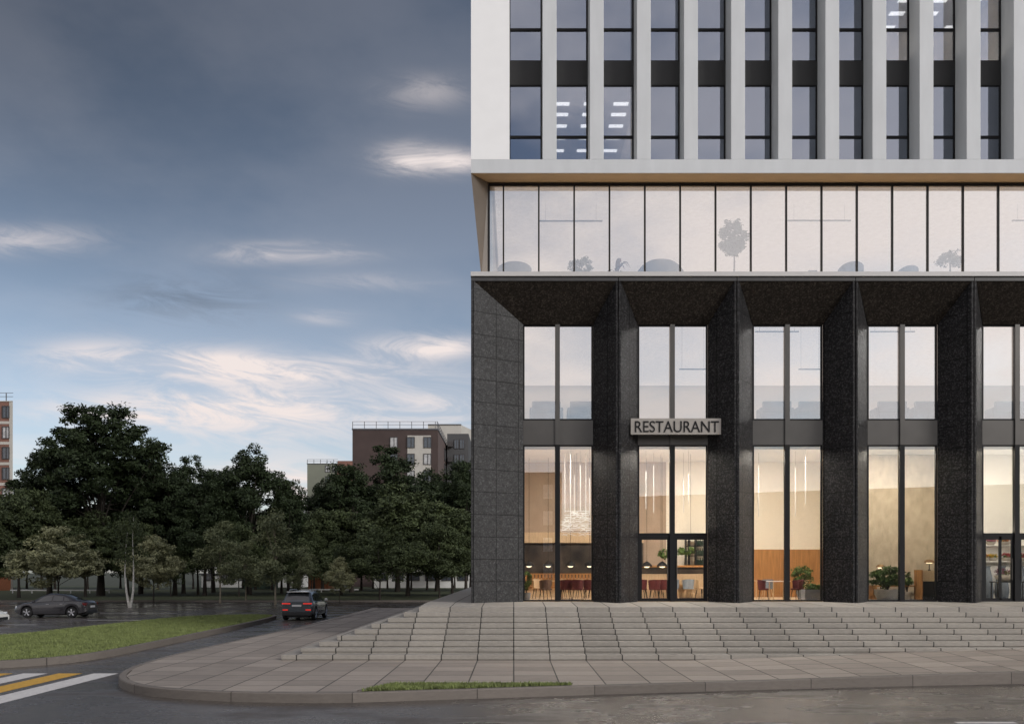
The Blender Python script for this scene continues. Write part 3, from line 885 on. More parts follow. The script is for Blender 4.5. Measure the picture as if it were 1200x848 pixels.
def win(b, root, x0, x1, y, z0, z1, m=FARGLASS, side=None):
    """framed window on a facade: frame with a recessed pane"""
    q = MB(); t = .10
    if side is None:
        q.box(x0 - t, x1 + t, y - .12, y + .05, z0 - t, z0); q.box(x0 - t, x1 + t, y - .12, y + .05, z1, z1 + t)
        q.box(x0 - t, x0, y - .12, y + .05, z0, z1); q.box(x1, x1 + t, y - .12, y + .05, z0, z1)
        xm = x0 + (x1 - x0) * .55; q.box(xm - .05, xm + .05, y - .10, y + .05, z0, z1)
    else:
        q.box(y - .05, y + .12, x0 - t, x1 + t, z0 - t, z0); q.box(y - .05, y + .12, x0 - t, x1 + t, z1, z1 + t)
        q.box(y - .05, y + .12, x0 - t, x0, z0, z1); q.box(y - .05, y + .12, x1, x1 + t, z0, z1)
    f = q.build('window', simple_frame, root, world=True)
    p = MB()
    if side is None: p.box(x0, x1, y - .03, y + .02, z0, z1)
    else: p.box(y - .02, y + .03, x0, x1, z0, z1)
    p.build('pane', m, f)
simple_frame = simple('dark_window_frame', (.05, .045, .045), .5)
rnd = random.Random(7)
# brown block
d = 160.0; sc = d / FOC
def X(px, d): return (px - CX) * d / FOC
def Z(py, d): return EYE + (HY - py) * d / FOC
x0, x1 = X(413, d), X(513, d); zt = Z(503.5, d)
ap = thing('apartment_block', 'dark brown apartment block with a pale window stripe and a railed flat roof', 'building', ((x0 + x1) / 2, d, 0))
y1 = 215.0
q = MB(); q.box(x0, x1, d, y1, 0, zt); q.build('wall', BROWN, ap, world=True)
q = MB(); q.box(x1 + .01, x1 + .04, d + .3, y1, 0, zt - .3); q.build('side_facade', BROWN2, ap, world=True)
xs0, xs1 = X(477.5, d), X(505, d)
q = MB(); q.box(xs0, xs1, d - .06, d - .005, 0, zt - 1.0); q.build('window_stripe', PALE, ap, world=True)
for r_ in range(7):
    zb = Z(524, d) - 2.97 * r_
    for c_, pxc in enumerate((461.5, 481.5, 501)):
        if c_ == 0 and r_ > 1: continue
        xc = X(pxc, d); win(q, ap, xc - .6, xc + .6, d - .07 if c_ else d, zb, zb + 1.75, CURT if (c_ + r_) % 3 == 0 else FARGLASS)
    win(q, ap, d + 14, d + 17, x1 + .05, zb - .4, zb + 1.8, FARGLASS, side=1)
q = MB(); q.box(x0 - .1, x1 + .1, d - .1, y1, zt, zt + .25); q.build('roof', RAILM, ap, world=True)
rail_mb(x0, x1, d + .2, zt + .25, step=2.1, h=1.25).build('roof_railing', RAILM, ap, world=True)
rail_mb(d + .2, y1 - 8, x1 - .1, zt + .25, 'y', step=3.0, h=1.25).build('roof_railing', RAILM, ap, world=True)
# stair tower behind, pale
d2 = 200.0
pt = thing('apartment_tower', 'pale apartment tower with a dark balcony front showing behind the brown block', 'building', (X(536, d2), d2 + 6, 0))
q = MB(); q.box(X(499, d2), X(539, d2), d2 + 5, d2 + 24, 0, Z(493.5, d2)); q.build('wall', PALE, pt, world=True)
q = MB(); q.hexa([(X(539, d2), d2 + 5, 0), (X(556, d2), d2 + 16, 0), (X(556, d2), d2 + 24, 0), (X(539, d2), d2 + 24, 0)], [(X(539, d2), d2 + 5, Z(493.5, d2)), (X(556, d2), d2 + 16, Z(493.5, d2)), (X(556, d2), d2 + 24, Z(493.5, d2)), (X(539, d2), d2 + 24, Z(493.5, d2))])
q.build('side_wall', PALE, pt, world=True)
q = MB(); q.box(X(499, d2), X(539, d2), d2 + 4.8, d2 + 24, Z(493.5, d2), Z(492.5, d2)); q.build('roof', RAILM, pt, world=True)
d3 = 178.0
bt = thing('balcony_block', 'dark grey block with stacked balconies beside the brown block', 'building', (X(527, d3), d3, 0))
q = MB(); q.box(X(524, d3), X(549, d3), d3 + .01, d3 + 12, 0, Z(508, d3)); q.build('wall', simple('dark_grey_facade', (.07, .07, .072), .8, var=.1), bt, world=True)
for r_ in range(8):
    zz = Z(512, d3) - 2.97 * r_
    q = MB(); q.box(X(525, d3), X(531, d3), d3 - 1.0, d3, zz - 2.0, zz - 1.0); q.build('balcony', simple_frame, bt, world=True)
    for pxc in (535, 541.5):
        win(q, bt, X(pxc, d3) - .4, X(pxc, d3) + .4, d3, zz - 2.2, zz - .5, FARGLASS)
# grey green block
d4 = 205.0
gb = thing('grey_green_block', 'lower grey-green apartment block with a railed roof seen above the trees', 'building', (X(386, d4), d4, 0))
q = MB(); q.box(X(360, d4), X(411, d4), d4, d4 + 14, 0, Z(543.5, d4)); q.build('wall', GREENG, gb, world=True)
q = MB(); q.box(X(396, d4), X(413.5, d4), d4 - .4, d4 + 1, 0, Z(540, d4)); q.build('brick_bay', BRICKS, gb, world=True)
q = MB(); q.box(X(360, d4) - .1, X(396, d4), d4 - .1, d4 + 14, Z(543.5, d4), Z(542.7, d4)); q.build('roof', RAILM, gb, world=True)
rail_mb(X(360, d4), X(396, d4), d4 + .1, Z(542.7, d4), step=1.5, h=.9).build('roof_railing', RAILM, gb, world=True)
for r_ in range(5):
    for pxc in (384, 392.5):
        zz = Z(552.5, d4) - 2.4 * r_
        win(q, gb, X(pxc, d4) - .45, X(pxc, d4) + .45, d4, zz, zz + 1.3, CURT if r_ % 2 == 0 else FARGLASS)
# salmon brick block at the edge of the frame
d5 = 132.0
sb_ = thing('brick_apartment_block', 'salmon brick apartment block with a beige corner at the edge of the photo', 'building', (X(-20, d5), d5, 0))
xr = X(11, d5)
q = MB(); q.prism([(X(-160, d5), d5), (xr, d5), (X(10, d5 + 13), d5 + 13), (X(-160, d5), d5 + 13)], 0, Z(470.5, d5)); q.build('wall', BRICKS, sb_, world=True)
q = MB(); q.prism([(xr, d5 - .05), (X(15.2, d5), d5 - .05), (X(14, d5 + 12.9), d5 + 12.9), (X(9, d5 + 12.9), d5 + 12.9)], 0, Z(470.5, d5)); q.build('corner_strip', PALE, sb_, world=True)
for r_ in range(8):
    zz = Z(489, d5) - 3.0 * r_
    q = MB(); q.box(X(-160, d5), xr, d5 - .04, d5 - .003, zz - .95, zz - .55); q.build('floor_band', PALE, sb_, world=True)
    for j in range(8):
        xc = X(7, d5) - 2.6 * j
        win(q, sb_, xc - .45, xc + .45, d5 - .0, zz, zz + 1.6, CURT if (j + r_) % 3 == 1 else FARGLASS)
q = MB(); q.prism([(X(-160, d5), d5 - .1), (X(15.4, d5), d5 - .1), (X(14.5, d5 + 13), d5 + 13), (X(-160, d5), d5 + 13)], Z(470.5, d5), Z(469.6, d5)); q.build('roof', PALE, sb_, world=True)
rail_mb(X(-160, d5), X(14.5, d5), d5 + .2, Z(469.6, d5), step=1.3, h=1.2).build('roof_railing', RAILM, sb_, world=True)
q = MB(); q.box(X(-60, d5), X(17, d5), d5 - 6, d5 - 1, 0, Z(669, d5)); q.build('porch', TERRA, sb_, world=True)
# low white sheds behind the tree trunks
LOWW = simple('low_white_wall', (.62, .62, .60), .8, var=.08, scale=.4)
for nme, lab, cat, m, pxa, pxb, dd, top in (
        ('low_white_building', 'low white building half hidden by trunks behind the brown block tree row', 'building', LOWW, 438, 552, 150, 672),
        ('low_white_building', 'long low white building glimpsed between trunks behind the grey SUV', 'building', LOWW, 236, 352, 155, 673),
        ('green_shed', 'dull green shed glimpsed behind the trunks beside the tail of the lawn island', 'shed', simple('green_sheet_wall', (.05, .085, .06), .7), 286, 312, 140, 673),
        ('brick_shed', 'small orange brick shed glimpsed between trunks above the grey SUV', 'shed', TERRA, 361, 385, 140, 670)):
    lo = thing(nme, lab, cat, (X((pxa + pxb) / 2, dd), dd, .12))
    q = MB(); q.box(X(pxa, dd), X(pxb, dd), dd, dd + 7, .12, Z(top, dd)); q.build('wall', m, lo, world=True)
    q = MB(); q.box(X(pxa, dd) - .3, X(pxb, dd) + .3, dd - .3, dd + 7.3, Z(top, dd), Z(top, dd) + .25); q.build('roof', RAILM, lo, world=True)
    if pxb - pxa > 60:
        for j in range(6):
            xc = X(pxa + (j + .5) * (pxb - pxa) / 6, dd)
            win(q, lo, xc - .8, xc + .8, dd, 1.4, 2.3)
# white guard rail beyond the parking lot
for pxa, pxb, dd, lab in ((12, 128, 112, 'low white guard rail under the trees behind the grey sedan'), (352, 420, 116, 'low white guard rail under the trees behind the SUV')):
    g = thing('guard_rail', lab, 'guard rail', (X((pxa + pxb) / 2, dd), dd, .12), group='low white guard rails in the park')
    q = MB(); q.box(X(pxa, dd), X(pxb, dd), dd - .04, dd + .04, .42, .58); q.build('rail', LOWW, g, world=True)
    t = X(pxa, dd) + .3
    while t < X(pxb, dd):
        q = MB(); q.box(t - .06, t + .06, dd - .03, dd + .05, .12, .42); q.build('post', LOWW, g, world=True); t += 2.4
# buildings across the road, behind the camera: they show mirrored in the glass
for lab, nme, poly, h in (
        ('brown building across the road, mirrored in the first shop window', 'opposite_building', [(-30, -50), (6.2, -50), (6.2, -62), (-30, -62)], 15.6),
        ('long low building across the road, mirrored in the shop windows under the sky', 'opposite_building', [(13.5, -60), (72, -36), (72, -52), (13.5, -74)], 13.2)):
    cx0 = sum(p[0] for p in poly) / 4; cy0 = sum(p[1] for p in poly) / 4
    ob = thing(nme, lab, 'building', (cx0, cy0, 0))
    q = MB(); q.prism(poly, 0, h); q.build('wall', simple('opposite_facade', (.13, .095, .07), .8, var=.12, scale=.4) if poly[0][0] < 0 else simple('opposite_low_facade', (.10, .085, .07), .8, var=.12, scale=.4), ob, world=True)
    if poly[0][0] < 0:
        q = MB(); q.box(6.25, 13.6, -60, -53, 0, 8.2); q.build('low_wing', bpy.data.materials['opposite_facade'], ob, world=True)
        for r_ in range(4):
            for j in range(5):
                xx = 4.4 - 4.6 * j; zz = 2.0 + 3.4 * r_
                q = MB(); q.box(xx - .6, xx + .6, -50.0, -49.9, zz, zz + 1.8); q.build('window', CURT, ob, world=True)

# ------------------------------------------------------------------ trees
def leafmat(name, col, var=.45):
    m, nt, p = nmat(name)
    p.inputs['Roughness'].default_value = .6; p.inputs['Specular IOR Level'].default_value = .25
    g = nt.nodes.new('ShaderNodeNewGeometry'); t = nt.nodes.new('ShaderNodeTexCoord')
    n = nt.nodes.new('ShaderNodeTexNoise'); n.inputs['Scale'].default_value = .55; n.inputs['Detail'].default_value = 4
    nt.links.new(t.outputs['Object'], n.inputs[0])
    a = nt.nodes.new('ShaderNodeMath'); a.operation = 'MULTIPLY_ADD'; a.inputs[1].default_value = .45
    nt.links.new(g.outputs['Random Per Island'], a.inputs[0])
    b = nt.nodes.new('ShaderNodeMath'); b.operation = 'MULTIPLY_ADD'; b.inputs[1].default_value = 1.1; b.inputs[2].default_value = -.28
    nt.links.new(n.outputs['Fac'], b.inputs[0]); nt.links.new(b.outputs[0], a.inputs[2])
    r = nt.nodes.new('ShaderNodeValToRGB')
    c0 = tuple(c * (1 - var) for c in col); c1 = (min(1, col[0] * (1 + var * 1.5)), col[1] * (1 + var * 1.2), col[2] * (1 + var * .5))
    r.color_ramp.elements[0].color = (*c0, 1); r.color_ramp.elements[1].color = (*c1, 1)
    nt.links.new(a.outputs[0], r.inputs[0]); nt.links.new(r.outputs[0], p.inputs['Base Color'])
    return m
LEAFD = leafmat('dark_leaves', (.026, .041, .020))
LEAFM = leafmat('mid_green_leaves', (.054, .074, .037))
LEAFL = leafmat('pale_olive_leaves', (.26, .28, .18), .4)
LEAFG = leafmat('fresh_green_leaves', (.16, .19, .115), .4)
LEAFP = leafmat('house_plant_leaves', (.07, .12, .035), .5)
BARK = simple('dark_bark', (.035, .028, .022), .9, var=.35, scale=3, bump=.5, stretch=(3, 3, .5))
BARKW = simple('white_birch_bark', (.55, .53, .48), .8, var=.25, scale=4, stretch=(1, 1, 3))
BARKT = simple('tan_bark', (.22, .19, .14), .85, var=.3, scale=3)

def crown_mesh(rng, lobes, nclump, nleaf, leaf, cr, droop=0.0, up=.45):
    """leaves as small folded faces, in clumps spread over and inside the lobes; lobes: (x, y, z, rx, ry, rz)"""
    vols = np.array([l[3] * l[4] * l[5] for l in lobes]) ** .7; vols /= vols.sum()
    cl = []
    for _ in range(nclump):
        l = lobes[rng.choice(len(lobes), p=vols)]
        dv = rng.normal(size=3); dv /= np.linalg.norm(dv)
        rr = rng.uniform(.25, 1) ** .45
        cl.append((np.array(l[:3]) + dv * np.array(l[3:]) * rr * rng.uniform(.9, 1.1), dv))
    V, F = [], []
    for c, dv in cl:
        size = cr * rng.uniform(.6, 1.3)
        k = int(nleaf * rng.uniform(.6, 1.3))
        P = rng.normal(size=(k, 3)); P /= np.linalg.norm(P, axis=1)[:, None]
        P = c + P * (rng.uniform(.15, 1, size=(k, 1)) ** .5) * size * np.array([1.1, 1.1, .75])
        N = rng.normal(size=(k, 3)) + dv * .9 + np.array([0, 0, up]); N /= np.linalg.norm(N, axis=1)[:, None]
        T = rng.normal(size=(k, 3)); T[:, 2] -= droop; T -= N * (T * N).sum(1)[:, None]; T /= np.linalg.norm(T, axis=1)[:, None]
        B = np.cross(N, T); s = leaf * rng.uniform(.6, 1.25, size=(k, 1))
        base = len(V) * 4
        q = np.stack([P - T * s, P + B * s * .42 + N * s * .12, P + T * s, P - B * s * .42 + N * s * .12], 1)
        V.extend(q)
    V = np.array(V).reshape(-1, 3)
    return V, cl

def leaf_object(name, V, m, parent):
    n = len(V) // 4
    me = bpy.data.meshes.new(name)
    me.vertices.add(len(V)); me.vertices.foreach_set('co', V.astype(np.float32).ravel())
    me.loops.add(len(V)); me.loops.foreach_set('vertex_index', np.arange(len(V), dtype=np.int32))
    me.polygons.add(n); me.polygons.foreach_set('loop_start', np.arange(0, len(V), 4, dtype=np.int32)); me.polygons.foreach_set('loop_total', np.full(n, 4, dtype=np.int32))
    me.materials.append(m); me.update(calc_edges=True); me.validate()
    o = bpy.data.objects.new(name, me); COL.objects.link(o); o.parent = parent
    return o

def proto_tree(seed, H, W, trunk_h, kind, m, bark, name='broadleaf_tree'):
    """H total height, W crown radius"""
    rng = np.random.default_rng(seed)
    root = thing(name, 'x', 'tree')
    ch = H - trunk_h
    lobes = []
    if kind == 'big':
        lobes.append((0, 0, trunk_h + ch * .45, W * .78, W * .78, ch * .42))
        for k in range(9):
            a = 2 * math.pi * k / 9 + rng.uniform(-.3, .3); zz = trunk_h + ch * rng.uniform(.18, .78)
            rad = W * (1.0 - .55 * max(0, (zz - trunk_h) / ch - .35)) * rng.uniform(.5, .72)
            s = W * rng.uniform(.30, .46)
            lobes.append((rad * math.cos(a), rad * math.sin(a), zz, s, s, s * rng.uniform(.7, 1.0)))
        for k in range(3):
            a = rng.uniform(0, 6.28); lobes.append((W * .25 * math.cos(a), W * .25 * math.sin(a), trunk_h + ch * rng.uniform(.78, .90), W * .32, W * .32, ch * .12))
        V, cl = crown_mesh(rng, lobes, 330, 125, .20, W * .145)
    elif kind == 'bush':
        lobes.append((0, 0, trunk_h + ch * .45, W * .8, W * .8, ch * .46))
        for k in range(8):
            a = 2 * math.pi * k / 8 + rng.uniform(-.3, .3); zz = trunk_h + ch * rng.uniform(.15, .6); s = W * rng.uniform(.25, .4)
            lobes.append((W * .68 * math.cos(a), W * .68 * math.sin(a), zz, s, s, s * .8))
        lobes.append((0, 0, trunk_h + ch * .85, W * .35, W * .35, ch * .16))
        V, cl = crown_mesh(rng, lobes, 200, 100, .135, W * .16, up=.8)
    else:   # slender
        for k in range(9):
            t = (k + .5) / 9; a = rng.uniform(0, 6.28); s = W * (1 - abs(t - .38) * .95) * rng.uniform(.45, .65)
            lobes.append((s * .9 * math.cos(a), s * .9 * math.sin(a), trunk_h + ch * t, s, s, ch * .11))
        V, cl = crown_mesh(rng, lobes, 140, 70, .125, W * .21, droop=.6)
    q = MB()
    tr = H * (.0135 if kind == 'big' else .009)
    pts = [(0, 0, -.1)]
    for k in range(1, 7):
        pts.append((rng.normal(0, .010 * H * k / 6), rng.normal(0, .010 * H * k / 6), (trunk_h + ch * .62) * k / 6))
    q.tube(pts, [tr * (1.35 if k == 0 else 1 - .72 * k / 6) for k in range(7)], 10)
    idx = rng.choice(len(cl), size=min(34 if kind == 'big' else 22, len(cl)), replace=False)
    for i in idx:
        e = Vector(cl[i][0]); k = int(rng.integers(2, 7)); st = Vector(pts[k])
        if st.z > e.z: st = Vector(pts[max(1, k - 2)])
        mid = st.lerp(e, .5) + Vector((rng.normal(0, .03 * W), rng.normal(0, .03 * W), .06 * W))
        q.tube([st, mid, e], [tr * .36, tr * .2, tr * .05], 6, cap=False)
    q.build('trunk', bark, root, smooth=True)
    leaf_object('crown', V, m, root)
    root['_H'] = H; root['_W'] = W
    return root

protos = {}
def get_proto(key):
    if key in protos: return protos[key], False
    kind, var = key
    spec = {'big': (20.0, 5.6, 4.0, 'big', LEAFD, BARK), 'mid': (13.0, 5.6, 3.0, 'big', LEAFM, BARK), 'light': (7.5, 3.2, 1.6, 'bush', LEAFL, BARK),
            'fresh': (9.0, 2.6, 2.4, 'slender', LEAFG, BARKT), 'soft': (9.0, 4.2, 2.2, 'bush', LEAFM, BARK)}[kind]
    p = proto_tree(100 + var * 7 + len(kind) * 31, *spec)
    protos[key] = p
    return p, True
TREES = [
    # px, d, top py, half width px, kind, variant, label
    (118, 100, 474, 66, 'big', 0, 'tallest dark broadleaf tree with a wide crown behind the white-stemmed birch'),
    (58, 104, 512, 46, 'big', 1, 'broad dark tree leaning against the shoulder of the tallest tree, near the brick block'),
    (165, 108, 520, 42, 'big', 2, 'dark tree filling the gap beside the tallest tree, above the birch tip'),
    (215, 110, 534, 34, 'big', 1, 'dark round-topped tree in the dip between the tallest tree and the twin-humped one'),
    (292, 106, 528, 46, 'big', 2, 'tall dark tree with a rounded dome, alone against the sky mid park'),
    (250, 116, 548, 34, 'big', 0, 'dark tree tucked behind the shoulder of the dome-shaped tree'),
    (345, 125, 583, 32, 'big', 1, 'low dark tree under the cloud gap beside the grey-green block'),
    (378, 122, 566, 30, 'big', 2, 'dark tree standing in front of the grey-green block'),
    (412, 116, 542, 40, 'big', 0, 'dark tree in front of the corner of the brown block'),
    (466, 120, 524, 48, 'big', 1, 'tallest dark tree in front of the brown block windows'),
    (512, 124, 552, 36, 'big', 2, 'dark tree in front of the balcony block'),
    (546, 112, 538, 30, 'big', 0, 'dark tree half cut off by the stone corner of the restaurant'),
    (205, 102, 548, 40, 'big', 2, 'dark tree with a flat top standing closest to the tallest tree on its far shoulder'),
    (240, 100, 556, 36, 'big', 1, 'dark tree whose crown touches the foot of the dome-shaped tree'),
    (338, 108, 560, 30, 'big', 0, 'dark narrow tree beside the dome-shaped tree, towards the grey-green block'),
    (582, 118, 545, 42, 'big', 1, 'dark tree beyond the side wall of the restaurant, first past the corner'),
    (630, 122, 550, 44, 'big', 2, 'dark tree beyond the side wall of the restaurant, second past the corner'),
    (604, 96, 605, 44, 'mid', 0, 'mid green tree beyond the side wall of the restaurant'),
    (22, 92, 572, 46, 'mid', 0, 'olive green spreading tree in front of the salmon brick block'),
    (478, 100, 568, 60, 'mid', 1, 'wide mid green tree in front of the brown block'),
    (400, 104, 596, 42, 'mid', 0, 'mid green tree between the grey-green block and the SUV'),
    (530, 96, 600, 44, 'mid', 1, 'mid green tree beside the stone corner of the restaurant'),
    (330, 112, 600, 36, 'mid', 0, 'mid green tree behind the slender fresh green one'),
    (232, 104, 590, 36, 'mid', 1, 'mid green tree under the dark dip in the tree line'),
    (68, 78, 614, 50, 'light', 0, 'pale olive rounded tree standing right behind the grey sedan'),
    (180, 80, 627, 34, 'light', 1, 'small pale olive tree just beside the white birch'),
    (258, 80, 612, 28, 'fresh', 0, 'thin-stemmed brownish green young tree in front of the dome-shaped tree'),
    (323, 76, 598, 34, 'fresh', 1, 'slender fresh green young tree with a pale stem behind the SUV'),
    (288, 84, 636, 24, 'fresh', 0, 'short young tree between the two slender green trees'),
    (352, 84, 640, 20, 'fresh', 1, 'short young tree just beyond the roof of the SUV'),
    (398, 82, 652, 18, 'light', 1, 'small pale green bushy tree to the side of the spreading soft tree'),
    (445, 86, 618, 52, 'soft', 0, 'spreading soft green tree with a low crown in front of the brown block'),
    (515, 90, 612, 44, 'soft', 1, 'soft green low-crowned tree beside the terrace path'),
    (-25, 84, 600, 40, 'mid', 0, 'olive tree cut by the edge of the photo next to the brick block'),
    (100, 96, 600, 40, 'mid', 1, 'mid green tree between the pale olive tree and the birch'),
    (150, 98, 610, 36, 'mid', 0, 'mid green tree directly behind the birch'),
    (280, 97, 612, 36, 'soft', 1, 'soft dark green tree under the dome-shaped tree'),
    (365, 98, 622, 34, 'soft', 0, 'soft green tree behind the SUV with an orange shed beyond it'),
    (200, 97, 640, 30, 'soft', 0, 'soft low tree behind the small pale olive tree'),
]
for px, dd, top, hw, kind, var, lab in TREES:
    pr, first = get_proto((kind, var))
    H = (HY - top) * dd / FOC + EYE - .12; W = hw * dd / FOC * (1.22 if kind in ('big', 'mid') else 1.08)
    o = pr if first else copy_tree(pr)
    o.location = (X(px, dd), dd, .12 if dd > 83 else .0)
    o.rotation_euler.z = rnd.uniform(0, 6.28)
    sH = H / pr['_H']; sW = W / pr['_W']
    o.scale = (sW, sW, sH)
    tag(o, lab, 'tree', 'trees in the park')
# more trunks deep in the park, smaller trees that close the view under the crowns
for k in range(26):
    dd = rnd.uniform(128, 146); px = -30 + 595 * (k + rnd.uniform(.1, .9)) / 26
    pr, _ = get_proto(('big', k % 3)); o = copy_tree(pr)
    o.location = (X(px, dd), dd, .12); s = rnd.uniform(.50, .62); o.scale = (s * 1.05, s * 1.05, s); o.rotation_euler.z = rnd.uniform(0, 6.28)
    tag(o, 'dark tree deep in the park, its trunk seen below the crowns of the front row', 'tree', 'dark trees deep in the park')
for p in protos.values():
    pass
for o in COL.objects:
    for kx in ('_H', '_W'):
        if kx in o: del o[kx]
# birch with a forked white stem
rng = np.random.default_rng(5)
bx, by = X(152, 70), 70.0
bi = thing('birch_tree', 'thin birch with a forked white stem at the edge of the parking lot', 'tree', (bx, by, 0))
q = MB()
q.tube([(0, 0, -.1), (-.25, 0, 1.2), (-.42, .1, 2.6), (-.36, .1, 4.4), (-.2, .1, 6.0)], [.12, .08, .05, .025, .01], 8)
q.tube([(.05, 0, -.1), (.28, 0, 1.3), (.32, -.05, 3.0), (.22, 0, 5.2), (.3, 0, 7.0)], [.11, .08, .05, .025, .01], 8)
q.build('trunk', BARKW, bi, smooth=True)
V, cl = crown_mesh(rng, [(-.3, 0, 5.0, 1.1, 1.1, 1.4), (.3, 0, 6.3, 1.0, 1.0, 1.4), (0, 0, 4.2, 1.2, 1.2, .9)], 46, 30, .13, .6, droop=.9)
leaf_object('crown', V, LEAFM, bi)
# ------------------------------------------------------------------ vehicles
TYRE = simple('tyre_rubber', (.012, .012, .012), .8, var=.2)
RIMM = simple('alloy_rim', (.50, .50, .52), .3, metal=.8, var=.05)
CARGL = simple('tinted_car_glass', (.035, .038, .042), .06, var=.1, spec=.9)
PLATE = simple('number_plate', (.62, .62, .62), .5, var=.15, scale=30)
TRIM = simple('black_plastic_trim', (.014, .014, .015), .55)
LAMPR = simple('lit_tail_lamp', (.5, .02, .02), .2, emit=(1.0, .05, .03), estr=.35)
LAMPU = simple('dark_red_tail_lamp', (.13, .015, .015), .15)
LAMPW = simple('clear_headlamp', (.60, .62, .65), .08, spec=.9)
def car(name, label, loc, rz, paint, st, wheels, wr, lit, roofm=None, fast=False):
    """st: stations x, z_bottom, z_belt, half width at belt, z_roof, half width at roof"""
    root = thing(name, label, 'car', loc, rz)
    st = sorted(st); xs0 = np.array([s[0] for s in st]); A = np.array(st)
    xs_ = np.linspace(xs0[0], xs0[-1], 74)
    def prof(x):
        v = [np.interp(x, xs0, A[:, j]) for j in range(1, 6)]
        # soften the kinks
        w = [np.mean([np.interp(x + dx_, xs0, A[:, j]) for dx_ in (-.07, -.035, 0, .035, .07)]) for j in range(1, 6)]
        zb, zt, wb, zr, wr_ = w
        arch = 0
        for xw in wheels:
            rr = wr + .055
            if abs(x - xw) < rr: arch = max(arch, wr + math.sqrt(rr * rr - (x - xw) ** 2))
        zlow = max(zb, arch)
        h = zt - zlow
        return [(wb * .90, zlow - .0), (wb * .985, zlow + .05 * h + .01), (wb * 1.01, zlow + .45 * h), (wb * 1.0, zlow + .72 * h), (wb * .975, zt - .015), (wb * .94, zt + .01),
                (wr_ + (wb * .94 - wr_) * .12, zr - (zr - zt) * .16), (wr_ * .93, zr - (zr - zt) * .03), (wr_ * .55, zr + .025), (0, zr + .035)]
    b = MB()
    rings = []
    for x in xs_:
        P = prof(x); full = [(x, y, z) for y, z in P] + [(x, -y, z) for y, z in reversed(P[:-1])]
        rings.append(len(b.v)); b.v.extend(full)
    n = len(full)
    for i in range(len(rings) - 1):
        for k in range(n - 1):
            b.f.append((rings[i] + k, rings[i] + k + 1, rings[i + 1] + k + 1, rings[i + 1] + k)); b.m.append(1 if (roofm and 7 <= k <= n - 9 and -1.75 < xs_[i] < .7) else 0)
        b.f.append((rings[i], rings[i + 1], rings[i + 1] + n - 1, rings[i] + n - 1)); b.m.append(0)
    for r_, rev in ((rings[0], False), (rings[-1], True)):
        idx = [r_ + k for k in range(n)]; b.f.append(tuple(idx if not rev else idx[::-1])); b.m.append(0)
    b.build('body', [paint, roofm] if roofm else paint, root, smooth=True)
    def side_pt(x, t, sgn, off):
        P = prof(x); (y0, z0), (y1, z1) = P[5], P[6]
        y = y0 + (y1 - y0) * t; z = z0 + (z1 - z0) * t
        return (x, sgn * (y + off), z + off * .4)
    def side_patch(nm, m, x0, x1, t0, t1, nx=8, off=.012, slant0=0, slant1=0):
        for sgn in (1, -1):
            q = MB()
            for i in range(nx):
                qa = []
                for i_, t in ((i, t0), (i + 1, t0), (i + 1, t1), (i, t1)):
                    f = i_ / nx; xa = x0 + slant0 * (t - t0) / (t1 - t0); xb = x1 + slant1 * (t - t0) / (t1 - t0)
                    qa.append(side_pt(xa + (xb - xa) * f, t, sgn, off))
                q.face(qa)
            q.build(nm, m, root, smooth=True)
    def top_patch(nm, m, x0, x1, wf, nx=8, off=.012):
        q = MB()
        for i in range(nx):
            xa, xb = x0 + (x1 - x0) * i / nx, x0 + (x1 - x0) * (i + 1) / nx
            Pa, Pb = prof(xa), prof(xb)
            ya, yb = Pa[7][0] * wf, Pb[7][0] * wf
            za = lambda P, f: (P[9][1] if f == 0 else P[8][1] if f == 1 else P[7][1]) + off
            for (fa, ka), (fb, kb_) in (((-1, 2), (-.55, 1)), ((-.55, 1), (0, 0)), ((0, 0), (.55, 1)), ((.55, 1), (1, 2))):
                q.face([(xa, ya * fa, za(Pa, ka)), (xb, yb * fa, za(Pb, ka)), (xb, yb * fb, za(Pb, kb_)), (xa, ya * fb, za(Pa, kb_))])
        q.build(nm, m, root, smooth=True)
    root_api = dict(root=root, side=side_patch, top=top_patch, prof=prof)
    for xw in wheels:
        for sgn in (1, -1):
            wb = np.interp(xw, xs0, A[:, 3])
            q = MB(); yo = sgn * (wb - .015); yi = sgn * (wb - .22)
            ya, yb = min(yo, yi), max(yo, yi)
            q.lathe([(wr * .62, ya), (wr * .93, ya), (wr, ya + .04), (wr, yb - .04), (wr * .93, yb), (wr * .62, yb)], (xw, 0, wr), 28, axis='y')
            w_ = q.build('wheel', TYRE, root, smooth=True)
            q = MB(); yc = yo + sgn * .006
            q.lathe([(wr * .68, min(yc, yc - sgn * .03)), (wr * .68, max(yc, yc - sgn * .03))], (xw, 0, wr), 24, axis='y', cap=False)
            for s_ in range(5):
                a = 2 * math.pi * s_ / 5 + .3; ca, sa = math.cos(a), math.sin(a)
                for dw in (-.12, .12):
                    c2, s2 = math.cos(a + dw), math.sin(a + dw)
                    q.tube([(xw + ca * wr * .08, yc, wr + sa * wr * .08), (xw + c2 * wr * .66, yc, wr + s2 * wr * .66)], wr * .06, 6)
            q.lathe([(wr * .16, min(yc, yc + sgn * .01)), (wr * .16, max(yc, yc + sgn * .01))], (xw, 0, wr), 14, axis='y')
            q.build('rim', RIMM, w_, smooth=True)
            q = MB(); q.lathe([(wr * .66, min(yo - sgn * .05, yo - sgn * .06)), (wr * .66, max(yo - sgn * .05, yo - sgn * .06))], (xw, 0, wr), 20, axis='y'); q.build('brake_disc', TRIM, w_)
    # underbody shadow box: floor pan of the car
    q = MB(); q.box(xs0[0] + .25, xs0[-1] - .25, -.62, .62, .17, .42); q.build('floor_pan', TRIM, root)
    return root_api
